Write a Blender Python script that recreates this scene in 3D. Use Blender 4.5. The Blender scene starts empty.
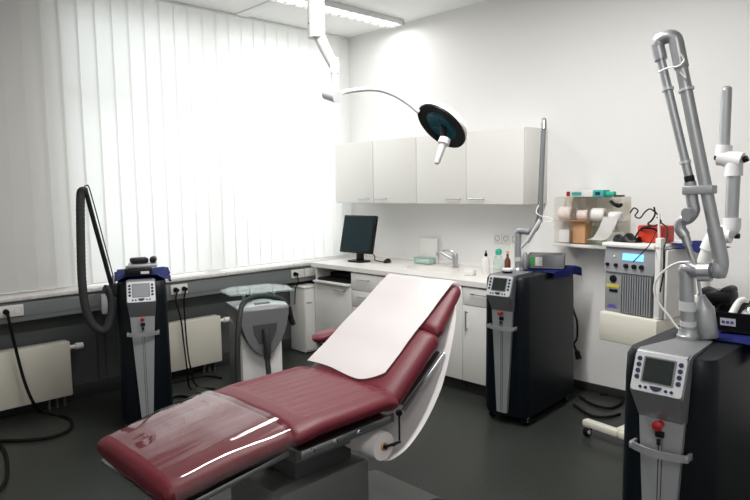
import bpy, bmesh, math, random
from mathutils import Vector, Matrix
random.seed(7)
C = bpy.context.scene.collection
PI = math.pi
V = Vector
# ------------------------------------------------------------------ camera model
FPX = 628.5
YAW, PITCH, ROLL = map(math.radians, (45.8263, 5.6431, -0.8479))
CAM = V((5.05, -4.503, 1.65))
F_ = V((-math.sin(YAW)*math.cos(PITCH), math.cos(YAW)*math.cos(PITCH), -math.sin(PITCH)))
r_ = V((math.cos(YAW), math.sin(YAW), 0)); u_ = r_.cross(F_)
R_ = r_*math.cos(ROLL) + u_*math.sin(ROLL)
U_ = -r_*math.sin(ROLL) + u_*math.cos(ROLL)
def at(px, py, axis, val):
    """the point of the place on the plane axis=val that the photograph shows at (px, py)"""
    d = F_ + R_*((px-375)/FPX) - U_*((py-250)/FPX)
    k = 'xyz'.index(axis)
    return CAM + d*((val-CAM[k])/d[k])
cam = bpy.data.objects.new('camera', bpy.data.cameras.new('camera')); C.objects.link(cam)
m = Matrix.Identity(4)
for i in range(3):
    m[i][0], m[i][1], m[i][2], m[i][3] = R_[i], U_[i], -F_[i], CAM[i]
cam.matrix_world = m
cam.data.sensor_width = 36; cam.data.lens = FPX/750*36; cam.data.clip_start = 0.02
bpy.context.scene.camera = cam

# ------------------------------------------------------------------ materials
MATS = {}
def mat(name, col, rough=.5, metal=0, spec=.5, trans=0, ior=1.45, emit=None, estr=0, noise=None, bump=None, coat=0, alpha=1):
    mt = bpy.data.materials.new(name); mt.use_nodes = True
    nt = mt.node_tree; b = nt.nodes['Principled BSDF']
    b.inputs['Base Color'].default_value = (*col, 1)
    b.inputs['Roughness'].default_value = rough
    b.inputs['Metallic'].default_value = metal
    b.inputs['Specular IOR Level'].default_value = spec
    b.inputs['Transmission Weight'].default_value = trans
    b.inputs['IOR'].default_value = ior
    b.inputs['Coat Weight'].default_value = coat
    b.inputs['Alpha'].default_value = alpha
    if emit:
        b.inputs['Emission Color'].default_value = (*emit, 1); b.inputs['Emission Strength'].default_value = estr
    if noise or bump:
        tc = nt.nodes.new('ShaderNodeTexCoord')
    if noise:                                   # (scale, second colour, low, high)
        n = nt.nodes.new('ShaderNodeTexNoise'); n.inputs['Scale'].default_value = noise[0]; n.inputs['Detail'].default_value = 5
        nt.links.new(tc.outputs['Object'], n.inputs['Vector'])
        cr = nt.nodes.new('ShaderNodeValToRGB')
        cr.color_ramp.elements[0].color = (*col, 1); cr.color_ramp.elements[1].color = (*noise[1], 1)
        cr.color_ramp.elements[0].position = noise[2]; cr.color_ramp.elements[1].position = noise[3]
        nt.links.new(n.outputs['Fac'], cr.inputs['Fac']); nt.links.new(cr.outputs['Color'], b.inputs['Base Color'])
    if bump:                                    # (scale, strength)
        n2 = nt.nodes.new('ShaderNodeTexNoise'); n2.inputs['Scale'].default_value = bump[0]; n2.inputs['Detail'].default_value = 4
        nt.links.new(tc.outputs['Object'], n2.inputs['Vector'])
        bp = nt.nodes.new('ShaderNodeBump'); bp.inputs['Strength'].default_value = bump[1]; bp.inputs['Distance'].default_value = .01
        nt.links.new(n2.outputs['Fac'], bp.inputs['Height']); nt.links.new(bp.outputs['Normal'], b.inputs['Normal'])
    MATS[name] = mt
    return mt
mat('wall_paint', (.81,.805,.795), .45, spec=.3)
mat('ceiling_paint', (.88,.88,.87), .8)
mat('arm_tube', (.46,.47,.49), .3, .6)
mat('tube_shaded', (.24,.245,.255), .4, .6)  # darker copy of the grey tube, the arm's shadow side painted in
mat('floor_vinyl', (.022,.025,.022), .34, spec=.3, noise=(90,(.040,.044,.039),.42,.62))
mat('parapet_panel', (.070,.078,.076), .5)
mat('duct_grey', (.20,.22,.22), .4)
mat('groove', (.05,.05,.05), .7)
mat('sill_stone', (.70,.68,.66), .35, noise=(30,(.6,.58,.56),.45,.65))
mat('dark_base', (.03,.03,.032), .5)
mat('window_white', (.75,.75,.75), .35)
mat('radiator_enamel', (.60,.575,.50), .35)
mat('radiator_dark', (.08,.075,.07), .6)
mat('laminate', (.76,.75,.72), .38, spec=.4)
mat('laminate_side', (.74,.73,.71), .4)
mat('counter_top', (.82,.80,.77), .3)
mat('tray_black', (.007,.007,.008), .5, spec=.3)
mat('chrome', (.75,.75,.76), .12, 1)
mat('steel', (.50,.51,.53), .35, 1)
mat('tube_grey', (.42,.43,.45), .38, .75)
mat('silver_plastic', (.40,.41,.43), .38, .45)
mat('silver_dark', (.20,.205,.215), .42, .35)
mat('plate_silver', (.62,.63,.65), .35, .25)
mat('navy', (.0022,.0045,.0075), .42, spec=.3)
mat('black', (.006,.006,.007), .45, spec=.3)
mat('black_rubber', (.006,.006,.006), .7, spec=.2)
mat('lcd', (.022,.028,.026), .25, spec=.3)
mat('lcd_light', (.28,.29,.32), .3)
mat('button_navy', (.02,.025,.07), .4)
mat('red', (.36,.012,.014), .35)
mat('red_case', (.62,.045,.02), .45)
mat('white_plastic', (.76,.75,.73), .35)
mat('cream_plastic', (.68,.66,.58), .4)
mat('blue_cloth', (.012,.025,.22), .75, bump=(25,.5))
mat('leather', (.115,.012,.021), .42, spec=.4, bump=(160,.12))
mat('leather_seam', (.10,.010,.016), .6)
mat('paper', (.82,.77,.765), .9, spec=.1, bump=(9,.25))
mat('base_grey', (.13,.135,.13), .45)
mat('base_dark', (.06,.065,.065), .5)
mat('hose_grey', (.035,.037,.037), .55, spec=.3)
mat('head_grey', (.15,.15,.155), .42)
mat('lamp_white', (.80,.80,.81), .3)
mat('screen_dark', (.004,.016,.020), .3, spec=.15)
mat('white_matt', (.82,.81,.79), .8)
mat('gauze', (.80,.74,.70), .9, noise=(60,(.75,.55,.48),.5,.7))
mat('cardboard', (.60,.33,.17), .8)
mat('teal_box', (.05,.42,.38), .5)
mat('green_mark', (.05,.35,.08), .5)
mat('green_cap', (.03,.45,.30), .4)
mat('brown_glass', (.14,.035,.015), .15, coat=.3)
mat('gold_ring', (.55,.40,.15), .4)
mat('yellow_mark', (.62,.50,.06), .6)
mat('purple_mark', (.10,.07,.35), .6)
mat('tray_grey', (.20,.21,.21), .45)
mat('unit_grey', (.30,.31,.325), .42, .2)
mat('unit_dark', (.12,.12,.13), .5)
mat('display_blue', (.02,.06,.2), .3, emit=(.15,.42,1.0), estr=1.6)
mat('diffuser', (.9,.9,.9), .4, emit=(1,.98,.95), estr=2.2)
mat('louvre', (.75,.75,.78), .25, .6)
mat('facade', (.30,.31,.32), .9)

def glassy(name, tint, base=.04, rough=.03, fac=1.0):
    """thin clear sheet: transparent with a fresnel reflection"""
    mt = bpy.data.materials.new(name); mt.use_nodes = True; nt = mt.node_tree
    for n in list(nt.nodes): nt.nodes.remove(n)
    out = nt.nodes.new('ShaderNodeOutputMaterial'); mix = nt.nodes.new('ShaderNodeMixShader')
    tr = nt.nodes.new('ShaderNodeBsdfTransparent'); tr.inputs[0].default_value = (*tint, 1)
    gl = nt.nodes.new('ShaderNodeBsdfGlossy'); gl.inputs['Roughness'].default_value = rough
    fr = nt.nodes.new('ShaderNodeLayerWeight'); pw = nt.nodes.new('ShaderNodeMath'); pw.operation = 'POWER'; pw.inputs[1].default_value = 4
    nt.links.new(fr.outputs['Facing'], pw.inputs[0])
    mul = nt.nodes.new('ShaderNodeMath'); mul.operation = 'MULTIPLY_ADD'; mul.inputs[1].default_value = fac; mul.inputs[2].default_value = base
    nt.links.new(pw.outputs[0], mul.inputs[0]); nt.links.new(mul.outputs[0], mix.inputs[0])
    nt.links.new(tr.outputs[0], mix.inputs[1]); nt.links.new(gl.outputs[0], mix.inputs[2]); nt.links.new(mix.outputs[0], out.inputs[0])
    MATS[name] = mt
    return mt, gl, fr
glassy('window_glass', (.95,.97,.96))
glassy('shelf_glass', (.82,.93,.91), .07, .03, .5)
glassy('acrylic', (.975,.965,.945), .03, .08)
glassy('bottle_clear', (.88,.95,.93), .05, .1)
glassy('lamp_glass', (.10,.30,.36), .08, .05)
mt, gl, fr = glassy('cover_plastic', (.96,.93,.93), .07, .03, 1.0)
nt = mt.node_tree
tc = nt.nodes.new('ShaderNodeTexCoord'); mp = nt.nodes.new('ShaderNodeMapping'); mp.inputs['Scale'].default_value = (13, 1.6, 4)
nz = nt.nodes.new('ShaderNodeTexNoise'); nz.inputs['Scale'].default_value = 1.0; nz.inputs['Detail'].default_value = 2
bp = nt.nodes.new('ShaderNodeBump'); bp.inputs['Strength'].default_value = .45; bp.inputs['Distance'].default_value = .008
nt.links.new(tc.outputs['Object'], mp.inputs[0]); nt.links.new(mp.outputs[0], nz.inputs['Vector']); nt.links.new(nz.outputs['Fac'], bp.inputs['Height'])
nt.links.new(bp.outputs[0], gl.inputs['Normal']); nt.links.new(bp.outputs[0], fr.inputs['Normal'])
# blind fabric: white cloth that lets daylight through
mt = bpy.data.materials.new('blind_fabric'); mt.use_nodes = True; nt = mt.node_tree
for n in list(nt.nodes): nt.nodes.remove(n)
out = nt.nodes.new('ShaderNodeOutputMaterial'); mx = nt.nodes.new('ShaderNodeMixShader'); mx.inputs[0].default_value = .5
df = nt.nodes.new('ShaderNodeBsdfDiffuse'); df.inputs[0].default_value = (.80,.80,.79,1)
tl = nt.nodes.new('ShaderNodeBsdfTranslucent'); tl.inputs[0].default_value = (.86,.855,.84,1)
nt.links.new(df.outputs[0], mx.inputs[1]); nt.links.new(tl.outputs[0], mx.inputs[2])
mx2 = nt.nodes.new('ShaderNodeMixShader'); mx2.inputs[0].default_value = .06
tp = nt.nodes.new('ShaderNodeBsdfTransparent')
nt.links.new(mx.outputs[0], mx2.inputs[1]); nt.links.new(tp.outputs[0], mx2.inputs[2]); nt.links.new(mx2.outputs[0], out.inputs[0])
MATS['blind_fabric'] = mt

mt = bpy.data.materials.new('sheet_paper'); mt.use_nodes = True; nt = mt.node_tree
for n in list(nt.nodes): nt.nodes.remove(n)
out = nt.nodes.new('ShaderNodeOutputMaterial'); mx = nt.nodes.new('ShaderNodeMixShader'); mx.inputs[0].default_value = .33
df = nt.nodes.new('ShaderNodeBsdfDiffuse'); df.inputs[0].default_value = (.82,.785,.78,1)
tl = nt.nodes.new('ShaderNodeBsdfTranslucent'); tl.inputs[0].default_value = (.84,.82,.82,1)
nt.links.new(df.outputs[0], mx.inputs[1]); nt.links.new(tl.outputs[0], mx.inputs[2]); nt.links.new(mx.outputs[0], out.inputs[0])
tc = nt.nodes.new('ShaderNodeTexCoord'); nz = nt.nodes.new('ShaderNodeTexNoise'); nz.inputs['Scale'].default_value = 7
bp = nt.nodes.new('ShaderNodeBump'); bp.inputs['Strength'].default_value = .25; bp.inputs['Distance'].default_value = .01
nt.links.new(tc.outputs['Object'], nz.inputs['Vector']); nt.links.new(nz.outputs['Fac'], bp.inputs['Height']); nt.links.new(bp.outputs[0], df.inputs['Normal'])
MATS['sheet_paper'] = mt

# ------------------------------------------------------------------ mesh helpers
def nb(): return bmesh.new()
def box(bm, c, s, bev=0, rot=None, seg=2):
    r = bmesh.ops.create_cube(bm, size=1); vs = r['verts']
    for v in vs: v.co = V((v.co.x*s[0], v.co.y*s[1], v.co.z*s[2]))
    if bev > 0:
        es = list({e for v in vs for e in v.link_edges})
        rr = bmesh.ops.bevel(bm, geom=es, offset=min(bev, min(s)*.49), segments=seg, affect='EDGES', profile=.5)
        vs = list({v for f in rr['faces'] for v in f.verts} | {v for v in vs if v.is_valid})
    M = Matrix.Translation(V(c))
    if rot is not None: M = M @ (rot if isinstance(rot, Matrix) else Matrix.Rotation(rot, 4, 'Z'))
    bmesh.ops.transform(bm, matrix=M, verts=[v for v in vs if v.is_valid])
def bx(bm, x0, x1, y0, y1, z0, z1, bev=0, seg=2):
    box(bm, ((x0+x1)/2, (y0+y1)/2, (z0+z1)/2), (x1-x0, y1-y0, z1-z0), bev, None, seg)
def ring_frame(d):
    d = d.normalized(); a = V((0,0,1)) if abs(d.z) < .9 else V((1,0,0))
    x = d.cross(a).normalized(); return x, d.cross(x).normalized()
def skin(bm, rings, cap=True, closed=True):
    vv = [[bm.verts.new(p) for p in r] for r in rings]
    n = len(vv[0])
    for a, b in zip(vv[:-1], vv[1:]):
        for i in range(n if closed else n-1):
            j = (i+1) % n
            try: bm.faces.new((a[i], a[j], b[j], b[i]))
            except ValueError: pass
    if cap:
        bm.faces.new(list(reversed(vv[0]))); bm.faces.new(vv[-1])
def cyl(bm, a, b, r1, r2=None, seg=18):
    a, b = V(a), V(b); r2 = r1 if r2 is None else r2
    x, y = ring_frame(b-a)
    skin(bm, [[p + x*(r*math.cos(2*PI*i/seg)) + y*(r*math.sin(2*PI*i/seg)) for i in range(seg)] for p, r in ((a, r1), (b, r2))])
def catmull(pts, n=6):
    pts = [V(p) for p in pts]; P = [2*pts[0]-pts[1]] + pts + [2*pts[-1]-pts[-2]]; o = []
    for i in range(1, len(P)-2):
        for k in range(n):
            t = k/n; p0, p1, p2, p3 = P[i-1:i+3]
            o.append(.5*((2*p1) + (p2-p0)*t + (2*p0-5*p1+4*p2-p3)*t*t + (3*p1-p0-3*p2+p3)*t**3))
    return o + [pts[-1]]
def tube(bm, pts, r, seg=10, sm=6, rib=0):
    P = catmull(pts, sm) if sm else [V(p) for p in pts]
    x, _ = ring_frame(P[1]-P[0]); rings = []
    for i, p in enumerate(P):
        d = (P[min(i+1, len(P)-1)] - P[max(i-1, 0)]).normalized()
        x = (x - d*x.dot(d)).normalized(); y = d.cross(x)
        rr = r(i/(len(P)-1)) if callable(r) else r
        if rib: rr *= 1 + (rib if i % 2 else 0)
        rings.append([p + x*(rr*math.cos(2*PI*k/seg)) + y*(rr*math.sin(2*PI*k/seg)) for k in range(seg)])
    skin(bm, rings)
def lathe(bm, prof, c=(0,0,0), axis=(0,0,1), seg=24):
    c = V(c); d = V(axis).normalized(); x, y = ring_frame(d)
    skin(bm, [[c + d*z + x*(max(r, 1e-4)*math.cos(2*PI*k/seg)) + y*(max(r, 1e-4)*math.sin(2*PI*k/seg)) for k in range(seg)] for r, z in prof])
def prism(bm, poly, axis, a0, a1):
    """polygon extruded along axis: x takes (y,z) pairs, y takes (x,z), z takes (x,y)"""
    def mk(p, a): return V({'x': (a, *p), 'y': (p[0], a, p[1]), 'z': (*p, a)}[axis])
    skin(bm, [[mk(p, a0) for p in poly], [mk(p, a1) for p in poly]])
def rrect(w, d, r, n=5):
    """rounded rectangle outline, half sizes w, d"""
    o = []
    for cx, cy, a0 in ((w-r, d-r, 0), (-w+r, d-r, PI/2), (-w+r, -d+r, PI), (w-r, -d+r, 3*PI/2)):
        for k in range(n+1):
            a = a0 + PI/2*k/n; o.append((cx + r*math.cos(a), cy + r*math.sin(a)))
    return o
XF = {}
def link(name, bm, material, M, smooth=True, ang=38):
    bmesh.ops.recalc_face_normals(bm, faces=bm.faces)
    me = bpy.data.meshes.new(name)
    bm.transform(M.inverted()); bm.to_mesh(me); bm.free()
    o = bpy.data.objects.new(name, me); C.objects.link(o)
    me.materials.append(MATS[material] if isinstance(material, str) else material)
    if smooth:
        me.shade_smooth(); me.set_sharp_from_angle(angle=math.radians(ang))
    return o
def thing(name, label, cat, loc=(0,0,0), rz=0, group=None):
    o = bpy.data.objects.new(name, None); C.objects.link(o); o.empty_display_size = .05
    o.location = loc; o.rotation_euler = (0,0,rz); o['label'] = label; o['category'] = cat
    if group: o['group'] = group
    XF[o.name] = Matrix.Translation(V(loc)) @ Matrix.Rotation(rz, 4, 'Z')
    return o
def part(name, bm, material, parent, label=None, local=False, ang=38):
    """a part of a thing; vertices in world coordinates, or in the thing's own when local"""
    M = XF[parent.name]
    o = link(name, bm, material, Matrix.Identity(4) if local else M, ang=ang)
    o.parent = parent; XF[o.name] = M
    if label: o['label'] = label
    return o
def single(name, bm, material, label, cat, loc=(0,0,0), rz=0, group=None, local=False, ang=38):
    M = Matrix.Translation(V(loc)) @ Matrix.Rotation(rz, 4, 'Z')
    o = link(name, bm, material, Matrix.Identity(4) if local else M, ang=ang)
    o.location = loc; o.rotation_euler = (0,0,rz); o['label'] = label; o['category'] = cat
    if group: o['group'] = group
    XF[o.name] = M
    return o
def struct(name, bm, material, parent=None):
    o = link(name, bm, material, Matrix.Identity(4))
    XF[o.name] = Matrix.Identity(4)
    if parent is None: o['kind'] = 'structure'
    else: o.parent = parent
    return o
mat('lamp_teal', (.018,.11,.15), .12, coat=.4)
SKY, DAY1, DAY2, LAMP1, FILL2, FILL3, EXPO = 0.9, 20, 8, 12, 58, 25, 0.66
# ------------------------------------------------------------------ the room
H = 3.256; XR = 6.5; YF = -6.2; YB = .15
bm = nb(); bx(bm, -.5, XR+.1, YF-.1, YB+.1, -.1, 0); struct('floor', bm, 'floor_vinyl')
bm = nb(); bx(bm, -.5, XR+.1, YF-.1, YB+.1, H, H+.1); struct('ceiling', bm, 'ceiling_paint')
bm = nb(); bx(bm, -.5, XR+.1, YB, YB+.1, 0, H); struct('wall_back', bm, 'wall_paint')
bm = nb(); bx(bm, XR, XR+.1, YF, YB, 0, H); struct('wall_right', bm, 'wall_paint')
bm = nb(); bx(bm, -.5, XR, YF-.1, YF, 0, H); struct('wall_front', bm, 'wall_paint')
bm = nb(); bx(bm, -.45, -.14, YF, YB, 0, .865); struct('wall_left', bm, 'parapet_panel')
bm = nb()
bx(bm, -.45, -.25, YF, -2.74, .865, H); bx(bm, -.45, -.25, -2.74, YB, 3.10, H); bx(bm, -.45, -.25, .02, YB, .865, 3.10)  # solid pier left of the windows is added to dim that end of the blind
struct('wall_window', bm, 'wall_paint')
for i, (y0, y1) in enumerate(((-2.74, -1.42), (-1.42, .02))):
    bm = nb(); w = .06
    bx(bm, -.40, -.33, y0, y1, .865, .865+w, .008); bx(bm, -.40, -.33, y0, y1, 3.10-w, 3.10, .008)
    bx(bm, -.40, -.33, y0, y0+w, .865+w, 3.10-w, .008); bx(bm, -.40, -.33, y1-w, y1, .865+w, 3.10-w, .008)
    bx(bm, -.395, -.335, y0+w, y1-w, 2.42, 2.50, .008)
    wn = struct('window_%d' % (i+1), bm, 'window_white')
    bm = nb(); bx(bm, -.372, -.364, y0+w, y1-w, .865+w, 3.10-w); struct('window_pane', bm, 'window_glass', wn)
bm = nb(); bx(bm, -.25, .03, YF, YB-.001, .874, .904, .006); struct('trim_1', bm, 'sill_stone')
bm = nb(); bx(bm, -.14, -.122, YF, YB-.001, 0, .12, .004); struct('baseboard_left', bm, 'dark_base')
bm = nb(); bx(bm, 2.42, XR, YB-.014, YB, 0, .07, .004); struct('baseboard_back', bm, 'dark_base')
# metal cable duct under the sill
t = thing('cable_duct', 'long grey metal cable duct running under the window sill', 'cable duct', (-.07,-2.5,.715))
bm = nb(); bx(bm, -.139, .0, YF+.02, .12, .715, .873, .006); part('channel', bm, 'duct_grey', t)
bm = nb(); bx(bm, -.01, .006, YF+.03, .11, .75, .85, .004); part('cover_strip', bm, 'duct_grey', t)
# seams of the parapet panels
for i, y in enumerate((at(97,340,'x',-.14).y, at(105,340,'x',-.14).y)):
    bm = nb(); bx(bm, -.141, -.136, y-.006, y+.006, .12, .715); struct('trim_%d' % (i+2), bm, 'groove')
# strips of the ceiling
bm = nb(); bx(bm, -.08, .60, -1.26, -1.12, H-.012, H, .004); struct('trim_4', bm, 'ceiling_paint')

# vertical blind
t = thing('vertical_blind', 'white vertical slat blind covering the whole window wall', 'blind', (-.11,-2.4,.905))
bm = nb(); bx(bm, -.135, -.085, YF+.1, .135, H-.018, H-.0005, .004); part('head_rail', bm, 'window_white', t)
bm = nb(); y = .08; k = 0
while y > -5.6:
    a = math.radians(4.5 + random.uniform(-1, 1)); w = .0745
    dx, dy = math.sin(a)*w, math.cos(a)*w
    n = 3; prof = []
    for q in range(n+1):
        s = q/n*2-1
        bow = .004*(1-s*s)
        prof.append((-.11 + dx*s + bow, y + dy*s))
    z0, z1 = .915, H-.02
    rings = [[V((px, py, z)) for px, py in prof] for z in (z0, z1)]
    skin(bm, rings, cap=False, closed=False)
    y -= .1335; k += 1
part('slats', bm, 'blind_fabric', t)
bm = nb(); y = .08
while y > -5.6:
    box(bm, (-.108, y, .921), (.010, .11, .010), .003); y -= .1335
part('bottom_weights', bm, 'window_white', t)['kind'] = 'stuff'

# fluorescent fittings: one near the back wall in view, two unseen ones added as fill
def fitting(lx0, ly0, ly1, label, power):
    lx1 = lx0+.20
    t = thing('ceiling_light', label, 'ceiling light', (lx0+.1,(ly0+ly1)/2,H), 0, 'ceiling lights')
    bm = nb(); bx(bm, lx0, lx0+.012, ly0, ly1, H-.05, H-.0005, .002); bx(bm, lx1-.012, lx1, ly0, ly1, H-.05, H-.0005, .002)
    bx(bm, lx0, lx1, ly0, ly0+.012, H-.05, H-.0005, .002); bx(bm, lx0, lx1, ly1-.012, ly1, H-.05, H-.0005, .002)
    part('housing', bm, 'window_white', t)
    bm = nb(); bx(bm, lx0+.012, lx1-.012, ly0+.012, ly1-.012, H-.012, H-.004); part('reflector', bm, 'louvre', t)
    for xx in (lx0+.06, lx1-.06):
        bm = nb(); cyl(bm, (xx, ly0+.03, H-.03), (xx, ly1-.03, H-.03), .013); part('tube', bm, 'diffuser', t)
    bm = nb(); y = ly0+.09
    while y < ly1-.05:
        bx(bm, lx0+.012, lx1-.012, y-.003, y+.003, H-.05, H-.014); y += .10
    bx(bm, (lx0+lx1)/2-.003, (lx0+lx1)/2+.003, ly0+.02, ly1-.02, H-.05, H-.014)
    part('louvre', bm, 'louvre', t)
    l = bpy.data.lights.new('lamp_light', 'AREA'); l.shape = 'RECTANGLE'; l.size = .17; l.size_y = ly1-ly0-.1; l.energy = power; l.color = (1,.985,.96)
    o = bpy.data.objects.new('lamp_light', l); C.objects.link(o); o.location = (lx0+.1, (ly0+ly1)/2, H-.056)
fitting(.60, -2.1, .06, 'long louvred fluorescent ceiling light near the back wall', LAMP1)
fitting(2.95, -3.3, -1.1, 'added fluorescent fill light above the red chair, out of view', FILL2)  # unseen, added to brighten the back wall and cabinets
fitting(5.10, -5.8, -3.6, 'added fluorescent fill light over the camera side, out of view', FILL3)  # unseen, added for frontal light on the chair and paper

# ------------------------------------------------------------------ radiators
def radiator(y0, y1, label):
    t = thing('radiator', label, 'radiator', (-.02,(y0+y1)/2,.0), 0, 'radiators under the window')
    bm = nb(); bx(bm, -.02, .02, y0, y1, .09, .515, .012); part('panel', bm, 'radiator_enamel', t)
    bm = nb(); bx(bm, -.085, -.02, y0+.02, y1-.02, .12, .495, .006); part('convector', bm, 'radiator_dark', t)
    bm = nb(); bx(bm, -.09, .0, y0+.004, y1-.004, .495, .512, .004); part('top_grille', bm, 'radiator_enamel', t)
    for yy in (y0+.2, y1-.2):
        bm = nb(); bx(bm, -.139, -.084, yy-.02, yy+.02, .15, .45, .004); part('bracket', bm, 'radiator_dark', t)
    for q in (.045, .10, .155):
        bm = nb(); cyl(bm, (-.05, y1-q, .125), (-.05, y1-q, .0), .011); part('pipe', bm, 'radiator_dark', t)
    bm = nb(); cyl(bm, (-.01, y1, .46), (-.01, y1+.045, .46), .016); cyl(bm, (-.01, y1+.045, .46), (-.01, y1+.10, .46), .026, .023)
    part('thermostat_knob', bm, 'white_plastic', t)
radiator(-4.3, -2.89, 'long cream radiator at the left edge, with thermostat knob')
radiator(-2.16, -1.585, 'short cream radiator between the laser and the glass-topped cooler')

# ------------------------------------------------------------------ wall sockets
def outlet(y0, label, n, g):
    z = .805
    t = thing('wall_outlet', label, 'socket', (.006, y0, z), 0, g)
    bm = nb(); bx(bm, .0065, .022, y0, y0+n*.078, z-.042, z+.042, .005); part('plate', bm, 'white_plastic', t)
    for k in range(n):
        c = V((.0225, y0+.039+k*.078, z)); bm = nb()
        lathe(bm, [(.0, -.002), (.020, -.002), (.021, .001), (.026, .001), (.027, 0), (.027, -.003)], c, (1,0,0)); part('socket', bm, 'cream_plastic', t)
    return z
yA = at(0, 300, 'x', .006).y; yB = at(170, 287, 'x', .006).y; yC = at(290.5, 270, 'x', .006).y
outlet(at(23, 308, 'x', .006).y-.156, 'double white socket on the duct at the left edge', 2, 'duct sockets')
outlet(yB, 'double white socket on the duct with two black plugs', 2, 'duct sockets')
outlet(yC, 'double white socket on the duct beside the counter, with one black plug', 2, 'duct sockets')
outlet(yC+.165, 'double white socket on the duct nearest the counter, nothing plugged in', 2, 'duct sockets')
def plug_cord(p, pts, label, r=.007):
    t = thing('power_cord', label, 'cord', tuple(p), 0, 'black power cords')
    bm = nb(); cyl(bm, p, p+V((.045,0,0)), .02, .015); part('plug', bm, 'black_rubber', t)
    bm = nb(); tube(bm, [p+V((.04,0,0))]+pts, r, 8); part('cable', bm, 'black_rubber', t)
yl = at(23, 308, 'x', .006).y
plug_cord(V((.0235, yl-.117, .805)), [at(10,325,'x',.09), at(16,350,'x',.09), at(24,380,'x',.10), at(33,402,'x',.13), at(42,412,'z',.012), at(68,418,'z',.012), at(71,428,'z',.012), at(55,436,'z',.012), at(30,440,'z',.012), at(0,441,'z',.012), at(-30,444,'z',.012)],
          'thick black cord from the left socket looping over the radiator and floor', .011)
plug_cord(V((.0235, yB+.039, .805)), [at(176,300,'x',.08), at(181,320,'x',.10), at(184,345,'x',.11), at(187,368,'z',.30), at(190,388,'z',.012), at(205,396,'z',.012)], 'black cord from the left plug hanging beside the laser')
plug_cord(V((.0235, yB+.117, .805)), [at(184,300,'x',.08), at(185,320,'x',.09), at(187,345,'x',.09), at(190,365,'z',.25), at(196,385,'z',.012), at(215,389,'z',.012)], 'black cord from the right plug hanging in front of the short radiator')
plug_cord(V((.0235, yC+.039, .805)), [V((.08, yC+.036, .75)), V((.075, yC+.035, .71)), V((.04, yC+.03, .66)), V((.02, yC+.03, .5))], 'thin black cord dropping from the socket beside the counter', .005)
bm = nb(); tube(bm, [at(-12,442,'z',.012), at(-4,442,'z',.012), at(4,450,'z',.012), at(7,462,'z',.012), at(6,480,'z',.012), at(-2,492,'z',.012)], .011, 8)
single('floor_cable', bm, 'black_rubber', 'black cable curving on the floor at the lower left edge', 'cord', tuple(at(4,450,'z',0)))
for pts, lab in (([(165,384),(185,380),(205,376),(222,378)], 'black cable lying on the floor under the short radiator'),
                 ([(160,402),(180,396),(200,400),(214,394)], 'black cable lying on the floor beside the left laser')):
    bm = nb(); tube(bm, [at(x, y, 'z', .010) for x, y in pts], .010, 8)
    single('floor_cable', bm, 'black_rubber', lab, 'cord', tuple(at(*pts[0], 'z', 0)))

# ------------------------------------------------------------------ low cabinet under the sill
t = thing('low_cabinet', 'low white cabinet under the sill, left of the counter', 'cabinet', (.0,-.55,0))
bm = nb(); bx(bm, -.12, .118, -.705, -.50, .012, .660, .004); part('carcass', bm, 'laminate', t)
bm = nb(); bx(bm, -.12, .130, -.71, -.495, .661, .678, .004); part('top_panel', bm, 'laminate_side', t)
bm = nb(); bx(bm,   .1185, .130, -.70, -.505, .03, .655, .003); part('door', bm, 'laminate', t)
bm = nb(); bx(bm, -.11, .10, -.69, -.51, 0, .012); part('plinth', bm, 'dark_base', t)
bm = nb(); cyl(bm, (.142,-.69,.52), (.142,-.63,.52), .004); cyl(bm, (.130,-.68,.52), (.142,-.68,.52), .003); cyl(bm, (.130,-.64,.52), (.142,-.64,.52), .003); part('handle', bm, 'steel', t)

# ------------------------------------------------------------------ wall cabinets
ux = [.04 + k*(2.31-.04)/4 for k in range(5)]
def bar_handle(t, x0, x1, y, z):
    bm = nb(); cyl(bm, (x0, y-.028, z), (x1, y-.028, z), .0055)
    for xx in (x0+.012, x1-.012): cyl(bm, (xx, y, z), (xx, y-.028, z), .0045)
    part('handle', bm, 'steel', t)
for k, lab in enumerate(('white wall cabinet nearest the window, leftmost of four', 'white wall cabinet second from the window', 'white wall cabinet behind the lamp head, third from the window', 'white wall cabinet at the right end, beside the thin laser arm')):
    x0, x1 = ux[k], ux[k+1]
    t = thing('wall_cabinet', lab, 'cabinet', ((x0+x1)/2, -.03, 1.5), 0, 'white wall cabinets over the counter')
    bm = nb(); bx(bm, x0+.0005, x1-.0005, -.18, YB-.001, 1.5, 2.11, .002); part('carcass', bm, 'laminate_side', t)
    bm = nb(); bx(bm, x0+.003, x1-.003, -.2, -.181, 1.503, 2.107, .003); d = part('door', bm, 'laminate', t)
    s = x1-.05 if k % 2 == 0 else x0+.05
    bar_handle(d, min(s, s-.15 if k % 2 == 0 else s+.15), max(s, s-.15 if k % 2 == 0 else s+.15), -.2, 1.545)

# ------------------------------------------------------------------ counter and base cabinets
CR = 2.35
t = thing('worktop', 'long white laminate worktop with a round-ended sink', 'worktop', (1.2,-.25,.86))
sx, sy, sw, sd = 1.36, -.20, .26, .165
bm = nb()
outer = [(.105,-.6), (CR,-.6), (CR,YB-.001), (.105,YB-.001)]
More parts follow.
